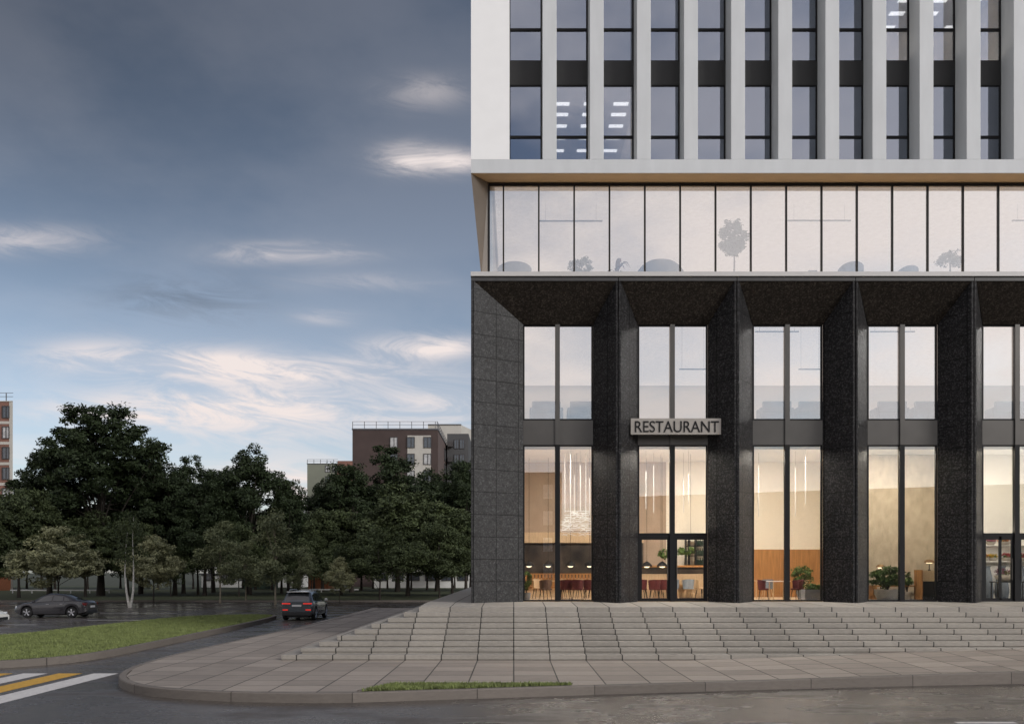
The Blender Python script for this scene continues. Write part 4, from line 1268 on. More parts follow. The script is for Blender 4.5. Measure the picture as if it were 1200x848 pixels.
def bits(api, name, m, boxes, bevel=.012):
    for bx_ in boxes:
        q = MB(); q.box(*bx_); q.build(name, m, api['root'], bevel=bevel)

GREYP = simple('dark_grey_car_paint', (.038, .036, .040), .22, metal=.35, var=.05, coat=.8)
SILVP = simple('grey_blue_car_paint', (.075, .085, .10), .25, metal=.4, var=.05, coat=.8)
WHITEP = simple('white_car_paint', (.75, .74, .70), .25, var=.02, coat=.8)
ROOFP = simple('pale_roof_panel', (.62, .62, .60), .25, metal=.2, var=.03, coat=.6)
# grey sedan
SED = [(-2.18, .42, .74, .66, .80, .52), (-2.10, .30, .90, .78, .98, .60), (-1.75, .22, .98, .85, 1.04, .66), (-1.42, .20, .98, .87, 1.10, .64), (-.75, .19, .96, .89, 1.36, .57), (-.2, .19, .95, .895, 1.43, .56),
       (.2, .19, .93, .895, 1.42, .57), (.55, .19, .91, .89, 1.30, .60), (1.15, .19, .88, .885, .95, .68), (1.7, .20, .80, .86, .86, .64), (2.0, .24, .70, .80, .75, .58), (2.17, .34, .58, .68, .62, .50)]
sd = car('sedan_car', 'dark grey sedan seen from its side, parked on the asphalt behind the lawn island', (-27.85, 54.9, 0), R(180), GREYP, SED, (-1.32, 1.36), .325, False)
sd['side']('side_window', CARGL, -.12, .90, .10, .92, slant1=-.42)
sd['side']('side_window', CARGL, -.80, -.20, .10, .92, slant0=.08)
sd['side']('quarter_window', CARGL, -1.22, -.87, .14, .86, slant0=.22, slant1=.06)
sd['top']('windscreen', CARGL, .42, 1.10, .96)
sd['top']('rear_window', CARGL, -1.40, -.78, .94)
bits(sd, 'tail_light', LAMPU, [(-2.16, -1.86, .50, .80, .74, .90), (-2.16, -1.86, -.80, -.50, .74, .90)])
bits(sd, 'number_plate', PLATE, [(-2.225, -2.15, -.26, .26, .60, .72)])
bits(sd, 'headlight', LAMPW, [(1.86, 2.09, .50, .765, .58, .70), (1.86, 2.09, -.765, -.50, .58, .70)])
bits(sd, 'bumper', TRIM, [(-2.20, -1.9, -.66, .66, .27, .42)])
bits(sd, 'door_handle', RIMM, [(.0, .18, .895, .925, .80, .83), (-.82, -.64, .885, .92, .81, .84), (.0, .18, -.925, -.895, .80, .83), (-.82, -.64, -.92, -.885, .81, .84)])
for sgn in (1, -1):
    q = MB(); q.box(.82, .98, min(sgn * .88, sgn * 1.02), max(sgn * .88, sgn * 1.02), .93, 1.05); q.build('wing_mirror', GREYP, sd['root'], bevel=.03)
# grey blue SUV driving away
SUVS = [(-2.22, .40, .92, .80, 1.00, .70), (-2.12, .34, 1.04, .88, 1.16, .72), (-1.95, .30, 1.06, .91, 1.42, .68), (-1.72, .28, 1.06, .92, 1.60, .66), (-1.2, .26, 1.05, .93, 1.645, .66), (-.2, .25, 1.03, .935, 1.66, .66),
        (.45, .25, 1.01, .93, 1.56, .66), (1.15, .25, .99, .92, 1.08, .74), (1.8, .26, .95, .90, 1.0, .70), (2.1, .30, .84, .84, .90, .62), (2.24, .40, .70, .74, .76, .54)]
sv = car('suv_car', 'grey-blue SUV with red tail lights lit, driving away past the tip of the lawn island', (-12.25, 53.1, 0), R(90), SILVP, SUVS, (-1.42, 1.42), .37, True, roofm=ROOFP)
sv['side']('side_window', CARGL, -.10, .85, .08, .92, slant1=-.36)
sv['side']('side_window', CARGL, -1.15, -.18, .08, .92)
sv['side']('quarter_window', CARGL, -1.75, -1.22, .10, .86, slant0=.18)
sv['top']('windscreen', CARGL, .48, 1.10, .97)
sv['top']('rear_window', CARGL, -2.13, -1.76, .97)
bits(sv, 'tail_light', LAMPR, [(-2.255, -2.10, .36, .84, .93, 1.00), (-2.255, -2.10, -.84, -.36, .93, 1.00)])
bits(sv, 'brake_light', LAMPR, [(-2.255, -2.10, .50, .80, .58, .645), (-2.255, -2.10, -.80, -.50, .58, .645)])
bits(sv, 'number_plate', PLATE, [(-2.262, -2.18, -.27, .27, .79, .90)])
bits(sv, 'bumper', TRIM, [(-2.27, -1.9, -.82, .82, .30, .50)])
bits(sv, 'roof_spoiler', ROOFP, [(-2.05, -1.70, -.62, .62, 1.60, 1.645)])
for sgn in (1, -1):
    q = MB(); q.tube([(-1.5, sgn * .60, 1.69), (-1.3, sgn * .60, 1.73), (.2, sgn * .60, 1.73), (.4, sgn * .60, 1.68)], .02, 6); q.build('roof_rail', RIMM, sv['root'])
    q = MB(); q.box(.82, .98, min(sgn * .92, sgn * 1.10), max(sgn * .92, sgn * 1.10), 1.04, 1.18); q.build('wing_mirror', ROOFP, sv['root'], bevel=.03)
# white car, only its nose in the frame
SPO = [(-2.1, .36, .78, .70, .84, .55), (-1.9, .24, .88, .84, .95, .62), (-1.2, .18, .90, .90, 1.08, .60), (-.4, .17, .86, .90, 1.28, .54), (.1, .17, .84, .90, 1.27, .54), (.9, .17, .80, .89, .88, .66), (1.6, .18, .72, .87, .76, .62), (1.95, .2, .60, .78, .64, .54), (2.12, .26, .48, .66, .52, .46)]
wc = car('white_car', 'white low sports car of which only the nose enters the photo', (-28.75, 46.9, 0), 0, WHITEP, SPO, (-1.25, 1.3), .33, False)
wc['side']('side_window', CARGL, -.5, .6, .1, .9, slant1=-.3)
wc['top']('windscreen', CARGL, .25, .86, .96)
wc['top']('rear_window', CARGL, -1.1, -.5, .94)
bits(wc, 'headlight', LAMPW, [(1.72, 1.98, .50, .74, .52, .66), (1.72, 1.98, -.74, -.50, .52, .66)])
bits(wc, 'grille', TRIM, [(1.95, 2.16, -.5, .5, .26, .40)])
bits(wc, 'tail_light', LAMPU, [(-2.10, -1.9, .5, .74, .66, .78), (-2.10, -1.9, -.74, -.5, .66, .78)])

# ------------------------------------------------------------------ inside the restaurant
FZ = FLOOR
def chair_proto(seat_m, leg_m, label, group):
    r_ = thing('dining_chair', label, 'chair', (0, 0, 0), 0, group)
    q = MB(); q.prism([(-.21, -.22), (.23, -.22), (.25, .0), (.22, .22), (-.22, .22), (-.25, 0)], .42, .49); q.build('seat', seat_m, r_, bevel=.02)
    q = MB()
    N_ = 10
    for i in range(N_):
        a0, a1 = R(200 - 220 * i / N_), R(200 - 220 * (i + 1) / N_)
        h0 = .80 + .06 * math.sin(math.pi * i / N_); h1 = .80 + .06 * math.sin(math.pi * (i + 1) / N_)
        for (a, h), (c, k) in (((a0, h0), (a1, h1)),):
            p = lambda ang, rad, z: (rad * math.cos(ang), rad * math.sin(ang) * .95, z)
            q.hexa([p(a, .25, .44), p(c, .25, .44), p(c, .215, .44), p(a, .215, .44)], [p(a, .285, h), p(c, .285, k), p(c, .25, k), p(a, .25, h)])
    q.build('backrest', seat_m, r_, smooth=True)
    for sx, sy in ((-1, -1), (1, -1), (1, 1), (-1, 1)):
        q = MB(); q.tube([(sx * .15, sy * .15, .43), (sx * .22, sy * .21, 0)], [.020, .012], 6); q.build('leg', leg_m, r_)
    return r_
def put(p, first, x, y, rz, label=None, z=None):
    o = p if first else copy_tree(p)
    o.location = (x, y, FZ if z is None else z); o.scale = (.86, .86, .92) if 'chair' in p.name else (1, 1, 1); o.rotation_euler.z = R(rz)
    if label: o['label'] = label
    return o
redc = chair_proto(RED, BLACK, 'x', 'dark red dining chairs')
RC = [(2.02, 34.9, 190, 'dark red tub chair beside the mullion of the first shop window'), (2.45, 34.7, 175, 'dark red tub chair in the middle of the white table in the first shop window'), (2.92, 34.9, 165, 'dark red tub chair at the wall end of the table in the first shop window'),
      (4.95, 35.0, 185, 'dark red chair nearest the hinge side behind the glass door'), (5.42, 34.7, 175, 'dark red chair in the middle of three behind the glass door'), (5.80, 34.95, 170, 'dark red chair beside the door mullion behind the glass door'),
      (9.62, 34.7, 75, 'dark red chair turned sideways below the oak wall, at one end of its table'), (10.95, 34.8, -75, 'dark red chair turned sideways below the oak wall, next to the planter')]
for i, (x, y, rz, lab) in enumerate(RC): put(redc, i == 0, x, y, rz, lab)
lea = chair_proto(LEATH, BLACK, 'brown leather chair with black legs in the first shop window', 'brown leather chairs'); put(lea, True, 1.22, 34.7, 205)
blc = chair_proto(BLUEG, WOODL, 'x', 'blue-grey chairs at the bar')
for i, (x, y, lab) in enumerate([(6.45, 36.4, 'blue-grey chair behind the door, beside the mullion'), (7.05, 36.4, 'blue-grey chair behind the door, below the bottle rack'), (10.3, 36.6, 'blue-grey chair below the oak wall, behind the mullion')]): put(blc, i == 0, x, y, 180, lab)
woc = chair_proto(WOODL, BLACK, 'x', 'light wood chairs of the restaurant')
for i, (x, y, rz, lab) in enumerate([(1.0, 36.7, 20, 'light wood chair behind the brown leather chair, beside the stone corner'), (1.95, 36.8, -15, 'light wood chair behind the mullion of the first shop window'), (2.75, 36.7, 10, 'light wood chair beyond the white table in the first shop window'), (3.25, 36.9, 0, 'light wood chair beyond the white table, half hidden by the second pillar'),
        (5.2, 36.6, 10, 'light wood chair beyond the red chairs behind the door'), (5.9, 36.7, -20, 'light wood chair beyond the red chairs, beside the door mullion'), (7.7, 36.9, 30, 'light wood chair at the hinge end of the bar behind the door'), (11.9, 36.8, 60, 'light wood chair under the oak wall beside the leafy plant')]): put(woc, i == 0, x, y, rz, lab)
def table(label, x, y, w, dp, m, legm=BLACK, h=.74, round_=False):
    t = thing('dining_table', label, 'table', (x, y, FZ))
    q = MB()
    if round_: q.lathe([(w / 2, h - .03), (w / 2, h)], n=24)
    else: q.box(-w / 2, w / 2, -dp / 2, dp / 2, h - .04, h)
    q.build('table_top', m, t)
    for sx, sy in ((-1, -1), (1, -1), (1, 1), (-1, 1)):
        k = .6 if round_ else .88
        q = MB(); q.tube([(sx * w / 2 * k, sy * dp / 2 * k, h - .04), (sx * w / 2 * k, sy * dp / 2 * k, 0)], .022, 6); q.build('leg', legm, t)
    return t
table('white-topped dining table with red chairs in the first shop window', 2.5, 35.5, 1.5, .8, WALLW)
table('light wood dining table behind the brown leather chair', 1.55, 35.9, .8, .8, WOODL, WOODL)
table('light wood dining table behind the red chairs at the door', 5.4, 35.6, 1.2, .8, WOODL, WOODL)
table('round white table between two sideways red chairs below the oak wall', 10.25, 34.9, .9, .9, WALLW, WOODL, round_=True)
table('light wood table behind the blue-grey chairs at the door', 6.75, 37.2, 1.4, .7, WOODL, WOODL)
table('light wood table against the oak wall', 9.4, 37.2, 1.2, .7, WOODL, WOODL)
# slatted bench along the feature wall
bn = thing('slatted_bench', 'long orange wood slatted bench along the dark feature wall', 'bench', (2.2, 38.4, FZ))
q = MB()
for k in range(46): q.box(-3.3 + .145 * k, -3.3 + .145 * k + .10, .28, .33, .40, .98)
q.box(-3.35, 3.4, .25, .36, .98, 1.02); q.build('backrest', WOOD, bn)
q = MB(); q.box(-3.35, 3.4, -.25, .27, .40, .46); q.build('seat', WOOD, bn)
q = MB(); q.box(-3.3, 3.35, -.15, .25, 0, .40); q.build('base', WOODL, bn)
# pendant lamps over the bench tables
def pendant(label, x, y, z, top, group):
    p = thing('pendant_lamp', label, 'lamp', (x, y, z), group=group)
    q = MB(); q.tube([(0, 0, .12), (0, 0, top - z)], .008, 5); q.build('cord', BLACK, p)
    q = MB(); q.lathe([(.23, 0), (.21, .07), (.12, .16), (.02, .22)], n=18, cap=False); q.build('lamp_shade', BLACK, p, smooth=True)
    q = MB(); q.lathe([(.02, -.05), (.08, -.04), (.12, 0), (.10, .05), (.02, .08)], n=14); q.build('bulb', BULB, p, smooth=True)
    return p
PL = [(620, 'black pendant lamp hanging closest to the stone corner in the first shop window'), (642.5, 'black pendant lamp just before the mullion of the first shop window'), (668.5, 'black pendant lamp just past the mullion of the first shop window'), (691, 'black pendant lamp closest to the second pillar in the first shop window'),
      (758, 'black pendant lamp glimpsed through the door leaf with the red chairs'), (776, 'black pendant lamp glimpsed through the door glass next to the hanging fern')]
for px, lab in PL:
    dd = 37.6; pendant(lab, X(px, dd), dd, Z(663 if px < 700 else 663.5, dd), SPZ0 + .1, 'black pendant lamps over the restaurant tables')
# long lit rods hanging from the ceiling
rods = [(662, 532, 600, 36.0), (668.5, 532, 612, 35.2), (673, 556, 604, 36.5), (680, 545, 598, 35.5), (686.5, 532, 606, 36.2), (691, 560, 603, 35), (766, 545, 600, 36), (757, 552, 596, 35.5), (801, 560, 600, 36), (807, 555, 590, 35.2), (925, 541, 600, 36), (932, 548, 604, 35.5), (889, 545, 605, 36), (944, 535, 590, 35)]
first = None
for i, (px, pa, pb, dd) in enumerate(rods):
    lab = 'thin vertical lit rod hanging in the restaurant window'
    if first is None:
        first = thing('hanging_light_rod', lab, 'lamp', group='thin lit rods hanging in the restaurant')
        q = MB(); q.tube([(0, 0, 0), (0, 0, 1)], .014, 6); q.build('rod', RODL, first)
        o = first
    else: o = copy_tree(first)
    za, zb = Z(pb, dd), Z(pa, dd)
    o.location = (X(px, dd), dd, za); o.scale = (1, 1, zb - za)
    c = MB()
    w_ = MB(); w_.tube([(0, 0, 1), (0, 0, 1 + (SPZ0 + .1 - zb) / (zb - za))], .004, 4); w_.build('cord', BLACK, o)
# lattice chandelier: white crossed sticks in tiers
chd = thing('lattice_chandelier', 'large white lattice chandelier of crossed sticks in the first shop window', 'chandelier', (X(676, 36), 36.0, Z(626, 36)))
rng = np.random.default_rng(11)
for tier in range(6):
    q = MB(); z = .17 * tier; w_ = .62 - .03 * tier
    for k in range(9):
        x = rng.uniform(-w_, w_); y = rng.uniform(-.4, .4); a = rng.uniform(-.9, .9); l = rng.uniform(.10, .22)
        q.tube([(x - l * math.cos(a), y, z - l * math.sin(a) * .6), (x + l * math.cos(a), y, z + l * math.sin(a) * .6)], .013, 5)
    q.box(-w_, w_, -.02, .0, z + .08, z + .10)
    q.build('stick_tier', RODL, chd)
q = MB(); q.tube([(0, 0, .9), (0, 0, SPZ0 + .1 - Z(626, 36))], .008, 5); q.build('cord', BLACK, chd)

# plants
def pot_plant(label, x, y, z, pr, ph, potm, lobes, ncl, nlf, leaf, cr, stem=None, m=None, square=False, name='potted_plant', group=None, seed=1):
    p = thing(name, label, 'plant', (x, y, z), group=group)
    q = MB()
    if square: q.box(-pr, pr, -pr * .6, pr * .6, 0, ph)
    else: q.lathe([(pr * .72, 0), (pr * .95, ph * .55), (pr, ph), (pr * .9, ph), (pr * .88, ph - .06)], n=24)
    q.build('pot', potm, p, smooth=not square)
    q = MB()
    if square: q.box(-pr + .03, pr - .03, -pr * .6 + .03, pr * .6 - .03, ph, ph + .01)
    else: q.lathe([(pr * .87, ph - .05), (.01, ph - .045)], n=18)
    q.build('soil', SOIL, p)
    V, cl = crown_mesh(np.random.default_rng(seed), lobes, ncl, nlf, leaf, cr)
    q = MB(); zc = np.mean([l[2] for l in lobes])
    if stem: q.tube([(0, 0, ph - .1), (.02, 0, (ph + zc) / 2), (0, 0, zc)], [.035, .03, .02], 7)
    for i in range(0, len(cl), max(1, len(cl) // 14)):
        q.tube([(0, 0, zc if stem else ph - .05), tuple(np.array(cl[i][0]) * [.5, .5, 1] * .5 + np.array([0, 0, (zc if stem else ph) * .5])), tuple(cl[i][0])], [.012, .009, .004], 5, cap=False)
    q.build('stem', BARK, p)
    leaf_object('leaves', V, m or LEAFP, p)
    return p
pot_plant('large leafy green shrub in a pale round pot in front of the concrete wall', X(1041, 34.1), 34.15, FZ, .50, .42, POTM, [(0, 0, .92, .52, .5, .42), (.25, 0, .85, .35, .35, .3), (-.3, 0, .85, .33, .33, .3)], 60, 26, .075, .14, seed=21)
pot_plant('leafy green plant in a grey pot behind the low planter below the oak wall', X(941, 35.6), 35.6, FZ, .26, .42, POTD, [(0, 0, .95, .45, .4, .36)], 40, 24, .07, .13, seed=22)
pot_plant('low grassy planter box at the foot of the oak wall window', X(954, 34.0), 34.0, FZ, .42, .42, POTD, [(0, 0, .50, .36, .2, .12)], 26, 26, .06, .09, square=True, name='planter_box', seed=23)
pot_plant('slim green plant beside the stone corner in the first shop window', X(617, 34.3), 34.3, FZ, .16, .30, POTD, [(0, 0, .78, .2, .2, .42)], 24, 22, .06, .09, seed=24)
pot_plant('small green plant on the floor behind the big shrub, at the orange bench', X(1063, 35.4), 35.4, FZ, .18, .3, POTM, [(0, 0, .75, .22, .2, .3)], 20, 20, .06, .09, seed=25)
# ferns hanging over the bar
hr = thing('hanging_fern_rail', 'green trailing ferns on a rail hung above the bar behind the door', 'plant', (X(792, 36.4), 36.4, Z(647, 36.4)))
q = MB(); q.tube([(-.7, 0, .05), (.75, 0, .05)], .015, 6); q.tube([(-.6, 0, .05), (-.6, 0, 4)], .006, 4); q.tube([(.6, 0, .05), (.6, 0, 4)], .006, 4); q.build('rail', BLACK, hr)
V, cl = crown_mesh(np.random.default_rng(31), [(-.35, 0, -.05, .4, .2, .16), (.45, 0, .06, .35, .2, .13)], 40, 24, .07, .10, droop=1.5); leaf_object('leaves', V, LEAFP, hr)
# bar counter, bottle rack
bc = thing('bar_counter', 'bar counter with an oak top and dark front behind the glass door', 'counter', (6.6, 38.0, FZ))
q = MB()
for k in range(27): q.box(-1.3 + .1 * k, -1.3 + .1 * k + .07, -.33, -.29, .02, 1.0)
q.box(-1.3, 1.4, -.29, .3, 0, 1.0); q.build('slatted_front', WOODL, bc)
q = MB(); q.box(-1.3, 1.4, -.3, .3, 1.0, 1.28); q.build('front', DARKST, bc)
q = MB(); q.box(-1.4, 1.5, -.38, .38, 1.28, 1.36); q.build('counter_top', WOOD, bc)
rk = thing('bottle_rack', 'tall black shelving rack with dark bottles behind the glass door', 'shelf', (X(815, 38.6), 38.6, FZ + 1.36))
q = MB()
for x in (-.42, -.28, .0, .42): q.box(x - .02, x + .02, -.15, .15, 0, 1.25)
for z in (0, .4, .82, 1.2): q.box(-.42, .42, -.15, .15, z, z + .03)
q.build('frame', BLACK, rk)
bot = None
DKB = simple('dark_green_bottle', (.02, .035, .022), .15)
for z in (.03, .43, .85):
    for k in range(5):
        lab = 'dark bottle standing on the black rack behind the door'
        if bot is None:
            q = MB(); q.lathe([(.038, 0), (.038, .19), (.014, .25), (.014, .32)], n=10); bot = q.build('bottle', DKB, None, smooth=True); tag(bot, lab, 'bottle', 'bottles on the black rack'); o = bot
        else:
            o = bot.copy(); COL.objects.link(o)
        o.location = (rk.location.x + .07 + .075 * k, 38.58, rk.location.z + z)
# concrete bay: bench, sideboard, twin lamps
ob_ = thing('wood_seat', 'low orange wood bench in front of the concrete wall', 'bench', (X(1062, 35.6), 35.6, FZ))
q = MB(); q.box(-1.45, .62, -.25, .25, .50, .56); q.build('seat', WOOD, ob_)
for x in (-1.4, .5): q = MB(); q.box(x, x + .14, -.25, .25, 0, .50); q.build('side_panel', WOOD, ob_)
q = MB(); q.box(-1.3, .5, .1, .2, .16, .22); q.build('shelf', WOODL, ob_)
dk = thing('reception_desk', 'pale wood reception desk with a dark open base in front of the concrete wall', 'desk', (X(1088, 35.2), 35.2, FZ))
q = MB(); q.box(-.36, .75, -.3, .3, .72, 1.14); q.build('drawer_front', WOODL, dk)
q = MB(); q.box(-.34, .73, -.26, .28, 0, .72); q.build('base', BLACK, dk)
q = MB(); q.box(-.42, -.36, -.32, .32, 0, 1.16); q.build('side_panel', WOOD, dk)
def mushroom(label, x, y, z):
    l_ = thing('table_lamp', label, 'lamp', (x, y, z), group='small bronze mushroom lamps')
    q = MB(); q.lathe([(.06, 0), (.05, .02), (.018, .04), (.018, .34)], n=12); q.build('stem', BLACK, l_)
    q = MB(); q.lathe([(.20, .30), (.19, .36), (.12, .42), (.02, .44)], n=18, cap=False); q.build('lamp_shade', BRASS, l_, smooth=True)
    q = MB(); q.lathe([(.02, .27), (.10, .28), (.14, .32), (.05, .36)], n=12); q.build('bulb', BULB, l_, smooth=True)
mushroom('small bronze mushroom lamp on the reception desk', X(1089, 35.1), 35.1, FZ + 1.14)
wl = thing('wall_lamp', 'bronze twin-shade lamp standing behind the big shrub', 'lamp', (X(1032, 35.7), 35.7, FZ))
q = MB(); q.tube([(0, 0, 0), (0, 0, 1.28)], .015, 6); q.build('pole', BLACK, wl)
q = MB(); q.lathe([(.18, 1.26), (.17, 1.31), (.10, 1.37), (.02, 1.39)], n=16, cap=False); q.build('lamp_shade', BRASS, wl, smooth=True)
q = MB(); q.lathe([(.02, 1.22), (.09, 1.23), (.12, 1.27), (.04, 1.3)], n=12); q.build('bulb', BULB, wl, smooth=True)
# flower shop: wall shelves with flower bowls, vases, a table
FLW = [simple('pink_petals', (.45, .12, .20), .7, var=.4), simple('orange_petals', (.50, .16, .04), .7, var=.4), simple('red_petals', (.42, .03, .05), .7, var=.4), simple('dark_plum_petals', (.10, .02, .05), .7, var=.4), simple('yellow_petals', (.55, .38, .05), .7, var=.3)]
for zz, lab in ((Z(638.5, 36.2), 'upper white wall shelf with flower bowls in the shop by the edge of the photo'), (Z(657, 36.2), 'lower white wall shelf with flower bowls in the shop by the edge of the photo')):
    sh = thing('wall_shelf', lab, 'shelf', (20.0, 36.3, zz), group='white shelves of the flower shop')
    q = MB(); q.box(-1.4, 3.0, -.2, .29, -.03, 0); q.build('board', WALLW, sh)
    for x in (-1.2, 0, 1.2, 2.4): q = MB(); q.box(x, x + .03, .0, .29, -.15, -.03); q.build('bracket', WALLW, sh)
def flowers(label, x, y, z, m, r_, seed, potm=POTM, h=.14):
    f_ = thing('flower_bowl', label, 'flowers', (x, y, z), group='bowls of flowers in the flower shop')
    q = MB(); q.lathe([(r_ * .5, 0), (r_ * .8, h * .6), (r_ * .85, h)], n=16); q.build('bowl', potm, f_, smooth=True)
    V, cl = crown_mesh(np.random.default_rng(seed), [(0, 0, h + r_ * .3, r_ * .8, r_ * .6, r_ * .35)], 16, 16, .045, r_ * .25, up=1.0); leaf_object('blossoms', V, m, f_)
    V, cl = crown_mesh(np.random.default_rng(seed + 1), [(0, 0, h + r_ * .15, r_ * .6, r_ * .5, r_ * .2)], 8, 10, .05, r_ * .22); leaf_object('leaves', V, LEAFP, f_)
zu, zl = Z(638.5, 36.2), Z(657, 36.2)
for i, (px, z, mi, r_, lab) in enumerate([(1161, zu, 0, .22, 'bowl of pink flowers on the upper white shelf'), (1177, zu, 1, .28, 'orange-rimmed bowl of green and orange flowers on the upper white shelf'), (1191, zu, 4, .16, 'small bowl of yellow flowers on the upper white shelf'),
        (1154, zl, 1, .18, 'bowl of orange flowers at the pillar end of the lower white shelf'), (1164, zl, 4, .2, 'bowl of yellow flowers on the lower white shelf'), (1180, zl, 2, .26, 'bowl of red flowers on the lower white shelf'), (1198, zl, 2, .26, 'bowl of red flowers on the lower shelf behind the door mullion')]):
    flowers(lab, X(px, 36.2), 36.2, z, FLW[mi], r_, 50 + 3 * i)
ft = table('small dark table carrying a big bowl of plum flowers in the flower shop', X(1180, 34.6), 34.6, 1.1, .5, BLACK, h=.72)
flowers('big white bowl of plum and cream flowers on the dark table in the flower shop', X(1177, 34.6), 34.6, FZ + .72, FLW[3], .42, 90, POTM, .24)
for i, (px, lab) in enumerate(((1156, 'tall dark grey floor vase at the pillar side of the flower shop'), (1174, 'tall dark grey floor vase behind the dark table of the flower shop'), (1195, 'tall dark grey floor vase behind the door mullion of the flower shop'))):
    q = MB(); q.lathe([(.22, 0), (.27, .3), (.20, .9), (.13, 1.25), (.16, 1.32)], n=16); v_ = q.build('floor_vase', GREYF, None, smooth=True); v_.location = (X(px, 35.7), 35.7, FZ); tag(v_, lab, 'vase', 'grey floor vases of the flower shop')

# gallery storey: sofas seen above the sill
GZ = SPZ1 - .02
sofa = thing('sofa', 'x', 'sofa', group='blue-grey sofas on the gallery storey')
q = MB(); q.box(-.95, .95, -.4, .4, .12, .42); q.build('seat', BLUEG, sofa, bevel=.04)
q = MB(); q.box(-.95, .95, -.42, -.22, .42, .86); q.build('backrest', BLUEG, sofa, bevel=.04)
for sx in (-1, 1): q = MB(); q.box(min(sx * .95, sx * 1.12), max(sx * .95, sx * 1.12), -.42, .4, .12, .62); q.build('armrest', BLUEG, sofa, bevel=.04)
for sx in (-.9, .9):
    for sy in (-.3, .3): q = MB(); q.tube([(sx, sy, 0), (sx, sy, .12)], .025, 6); q.build('leg', BLACK, sofa)
for i, (px, lab) in enumerate([(640, 'blue-grey sofa at the sill of the upper first shop window'), (684, 'blue-grey sofa beside the pillar in the upper first shop window'), (908, 'blue-grey sofa at the sill of the upper third shop window'), (950, 'blue-grey sofa beside the fourth pillar in the upper third shop window'), (1042, 'blue-grey sofa at the sill of the upper fourth shop window'), (1085, 'blue-grey sofa beside the mullion end of the upper fourth shop window'), (1178, 'blue-grey sofa in the upper shop window by the edge of the photo')]):
    so_ = put(sofa, i == 0, X(px, 34.0), 34.0, 0, lab, z=GZ); so_.scale = (.56, .8, .98)
# linear pendant lamps of the gallery and the lounge
lp = None
for px0, px1, py, dd, zt_, lab in ((796, 828, 432.5, 34.6, 12.35, 'thin linear lamp hanging in the upper window over the door'), (885, 936, 388.5, 34.6, 12.35, 'thin linear lamp high in the upper third shop window'), (1020, 1072, 388.5, 34.6, 12.35, 'thin linear lamp high in the upper fourth shop window'), (936, 962, 432.5, 35, 12.35, 'thin linear lamp low in the upper third shop window'),
        (632, 706, 259, 34.4, 16.8, 'thin linear lamp hanging in the lounge above the two small plants'), (923, 997, 258.5, 34.4, 16.8, 'thin linear lamp hanging in the middle of the lounge'), (1186, 1250, 258.5, 34.4, 16.8, 'thin linear lamp hanging at the far end of the lounge')):
    l_ = thing('linear_lamp', lab, 'lamp', (X((px0 + px1) / 2, dd), dd, Z(py, dd)), group='thin linear lamps of the upper storeys')
    hw = (px1 - px0) * dd / FOC / 2
    q = MB(); q.box(-hw, hw, -.03, .03, -.02, .02); q.build('bar', GREYF, l_)
    q = MB()
    for s_ in (-.8, .8): q.tube([(hw * s_, 0, .02), (hw * s_, 0, zt_ - l_.location.z)], .004, 4)
    q.build('cord', GREYF, l_)
# lounge: armchairs, trees in pots
LZ = 13.37
def armchair(label, px, w, h, dd=34.0):
    a_ = thing('tub_armchair', label, 'armchair', (X(px, dd), dd, LZ), group='grey tub armchairs of the lounge')
    q = MB()
    N_ = 16
    for i in range(N_):
        a0, a1 = R(-20 - 320 * i / N_ - 90 + 200), R(-20 - 320 * (i + 1) / N_ - 90 + 200)
        hh = lambda a: h * (.80 + .20 * max(0, -math.sin(a)))
        p = lambda a, rr, z: (rr * math.cos(a) * w / 2, rr * math.sin(a) * .42, z)
        q.hexa([p(a0, .9, .08), p(a1, .9, .08), p(a1, .72, .08), p(a0, .72, .08)], [p(a0, 1, hh(a0)), p(a1, 1, hh(a1)), p(a1, .80, hh(a1)), p(a0, .80, hh(a0))])
    q.build('backrest', GREYF, a_, smooth=True)
    q = MB(); q.lathe([(.34 * w, .1), (.36 * w, .40), (.30 * w, .46)], n=20); q.build('seat', GREYF, a_, smooth=True)
    q = MB(); q.lathe([(.25 * w, 0), (.25 * w, .1)], n=14); q.build('base', BLACK, a_)
for px, w, h, lab in ((603, 1.3, .95, 'grey tub armchair at the corner end of the lounge'), (997, .95, .95, 'grey tub armchair in the middle of the lounge behind a mullion'), (1063, .8, .80, 'low grey armchair between the middle armchair and the round plant')):
    armchair(lab, px, w, h)
so = thing('round_sofa', 'wide round-backed grey sofa in the lounge next to the topiary tree', 'sofa', (X(773, 34.0), 34.0, LZ))
q = MB()
N_ = 24
for i in range(N_):
    t0, t1 = -1 + 2 * i / N_, -1 + 2 * (i + 1) / N_
    hh = lambda t: .18 + .86 * (1 - abs(t) ** 2.6) ** .7
    q.hexa([(t0 * 1.05, -.35 + .2 * t0 * t0, .1), (t1 * 1.05, -.35 + .2 * t1 * t1, .1), (t1 * 1.05, -.1 + .2 * t1 * t1, .1), (t0 * 1.05, -.1 + .2 * t0 * t0, .1)],
           [(t0 * 1.05, -.4 + .2 * t0 * t0, hh(t0)), (t1 * 1.05, -.4 + .2 * t1 * t1, hh(t1)), (t1 * 1.05, -.15 + .2 * t1 * t1, hh(t1)), (t0 * 1.05, -.15 + .2 * t0 * t0, hh(t0))])
q.build('backrest', GREYF, so, smooth=True)
q = MB(); q.box(-.95, .95, -.12, .5, .12, .44); q.build('seat', GREYF, so, bevel=.05)
q = MB(); q.box(-.9, .9, -.2, .4, 0, .12); q.build('base', BLACK, so)
PLF = leafmat('lounge_leaves', (.12, .16, .13), .3)
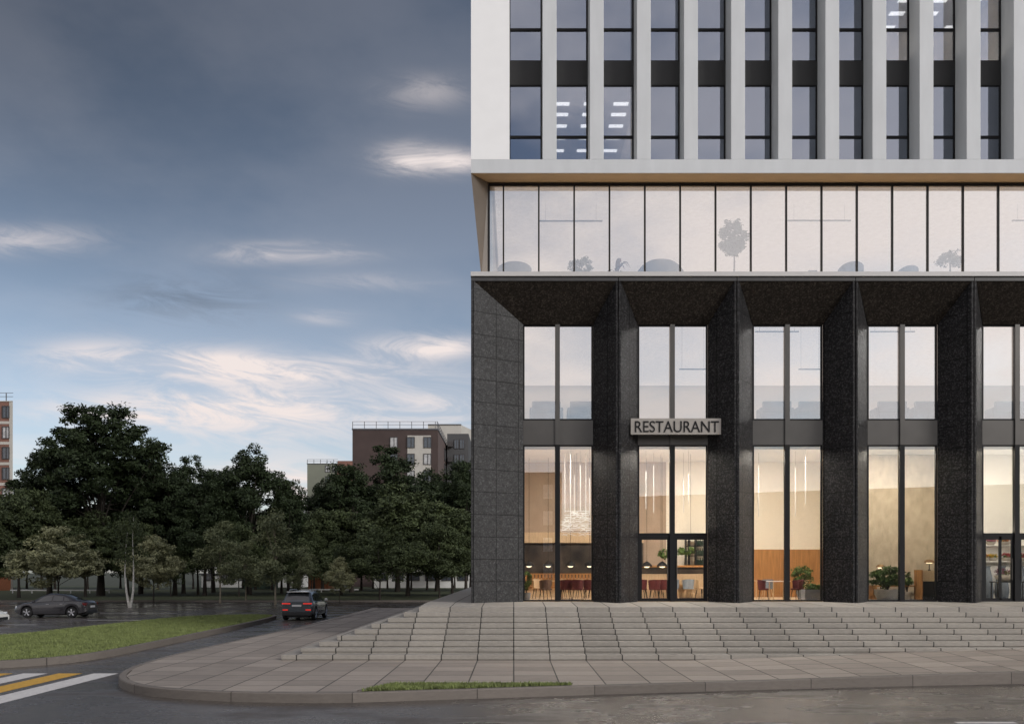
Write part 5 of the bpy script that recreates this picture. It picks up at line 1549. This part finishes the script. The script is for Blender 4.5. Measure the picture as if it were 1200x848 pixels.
pot_plant('clipped topiary tree with a round crown in the lounge', X(860, 34.0), 34.0, LZ, .30, .34, GREYF, [(0, 0, 2.05, .50, .5, .55), (.05, 0, 1.6, .35, .35, .3), (-.2, 0, 1.75, .35, .3, .35)], 120, 28, .07, .13, stem=True, m=PLF, name='topiary_tree', seed=61)
pot_plant('bushy round plant in a grey pot beside the small reddish palm', X(680, 34.0), 34.0, LZ, .27, .42, GREYF, [(0, 0, .86, .42, .4, .34)], 40, 26, .06, .11, m=PLF, seed=62)
pot_plant('bushy plant with a round crown at the far end of the lounge', X(1113, 34.0), 34.0, LZ, .24, .45, GREYF, [(0, 0, 1.15, .50, .45, .33), (0.3, 0, 1.2, .3, .3, .2)], 44, 26, .06, .12, m=PLF, stem=True, seed=63)
pm = thing('potted_palm', 'small reddish palm in a grey pot between the bushy plant and the wide sofa', 'plant', (X(722, 34.0), 34.0, LZ))
q = MB(); q.lathe([(.12, 0), (.17, .2), (.12, .36)], n=16); q.build('pot', GREYF, pm, smooth=True)
q = MB(); q.tube([(0, 0, .3), (.02, 0, .6)], .03, 6); q.build('stem', BARK, pm)
rng = np.random.default_rng(9); q = MB()
for k in range(16):
    a = rng.uniform(0, 6.28); l = rng.uniform(.35, .6); up = rng.uniform(.1, .6)
    pts = [Vector((0, 0, .6)) + Vector((math.cos(a) * l * t, math.sin(a) * l * t, up * math.sin(2.2 * t) - .25 * t * t)) for t in (0, .25, .5, .75, 1)]
    side = Vector((-math.sin(a), math.cos(a), 0))
    for t_, (p0, p1) in enumerate(zip(pts, pts[1:])):
        w0, w1 = (.02, .06, .07, .05, .005)[t_], (.02, .06, .07, .05, .005)[t_ + 1]
        q.face([p0 - side * w0, p0 + side * w0, p1 + side * w1, p1 - side * w1])
q.build('fronds', leafmat('reddish_fronds', (.20, .10, .10), .3), pm)
bkm = thing('desk_lamp_stand', 'grey telescope-shaped stand near the middle of the lounge', 'lamp', (X(950, 34.0), 34.0, LZ))
q = MB(); q.tube([(0, 0, 0), (0, 0, .5)], .08, 10); q.build('pole', GREYF, bkm)
q = MB(); q.box(-.12, .22, -.12, .12, .50, .72); q.build('lamp_shade', GREYF, bkm, bevel=.03)
q = MB(); q.lathe([(.26, 0), (.22, .16), (.08, .2)], (-.22, 0, 0), 14); q.build('base', GREYF, bkm, smooth=True)
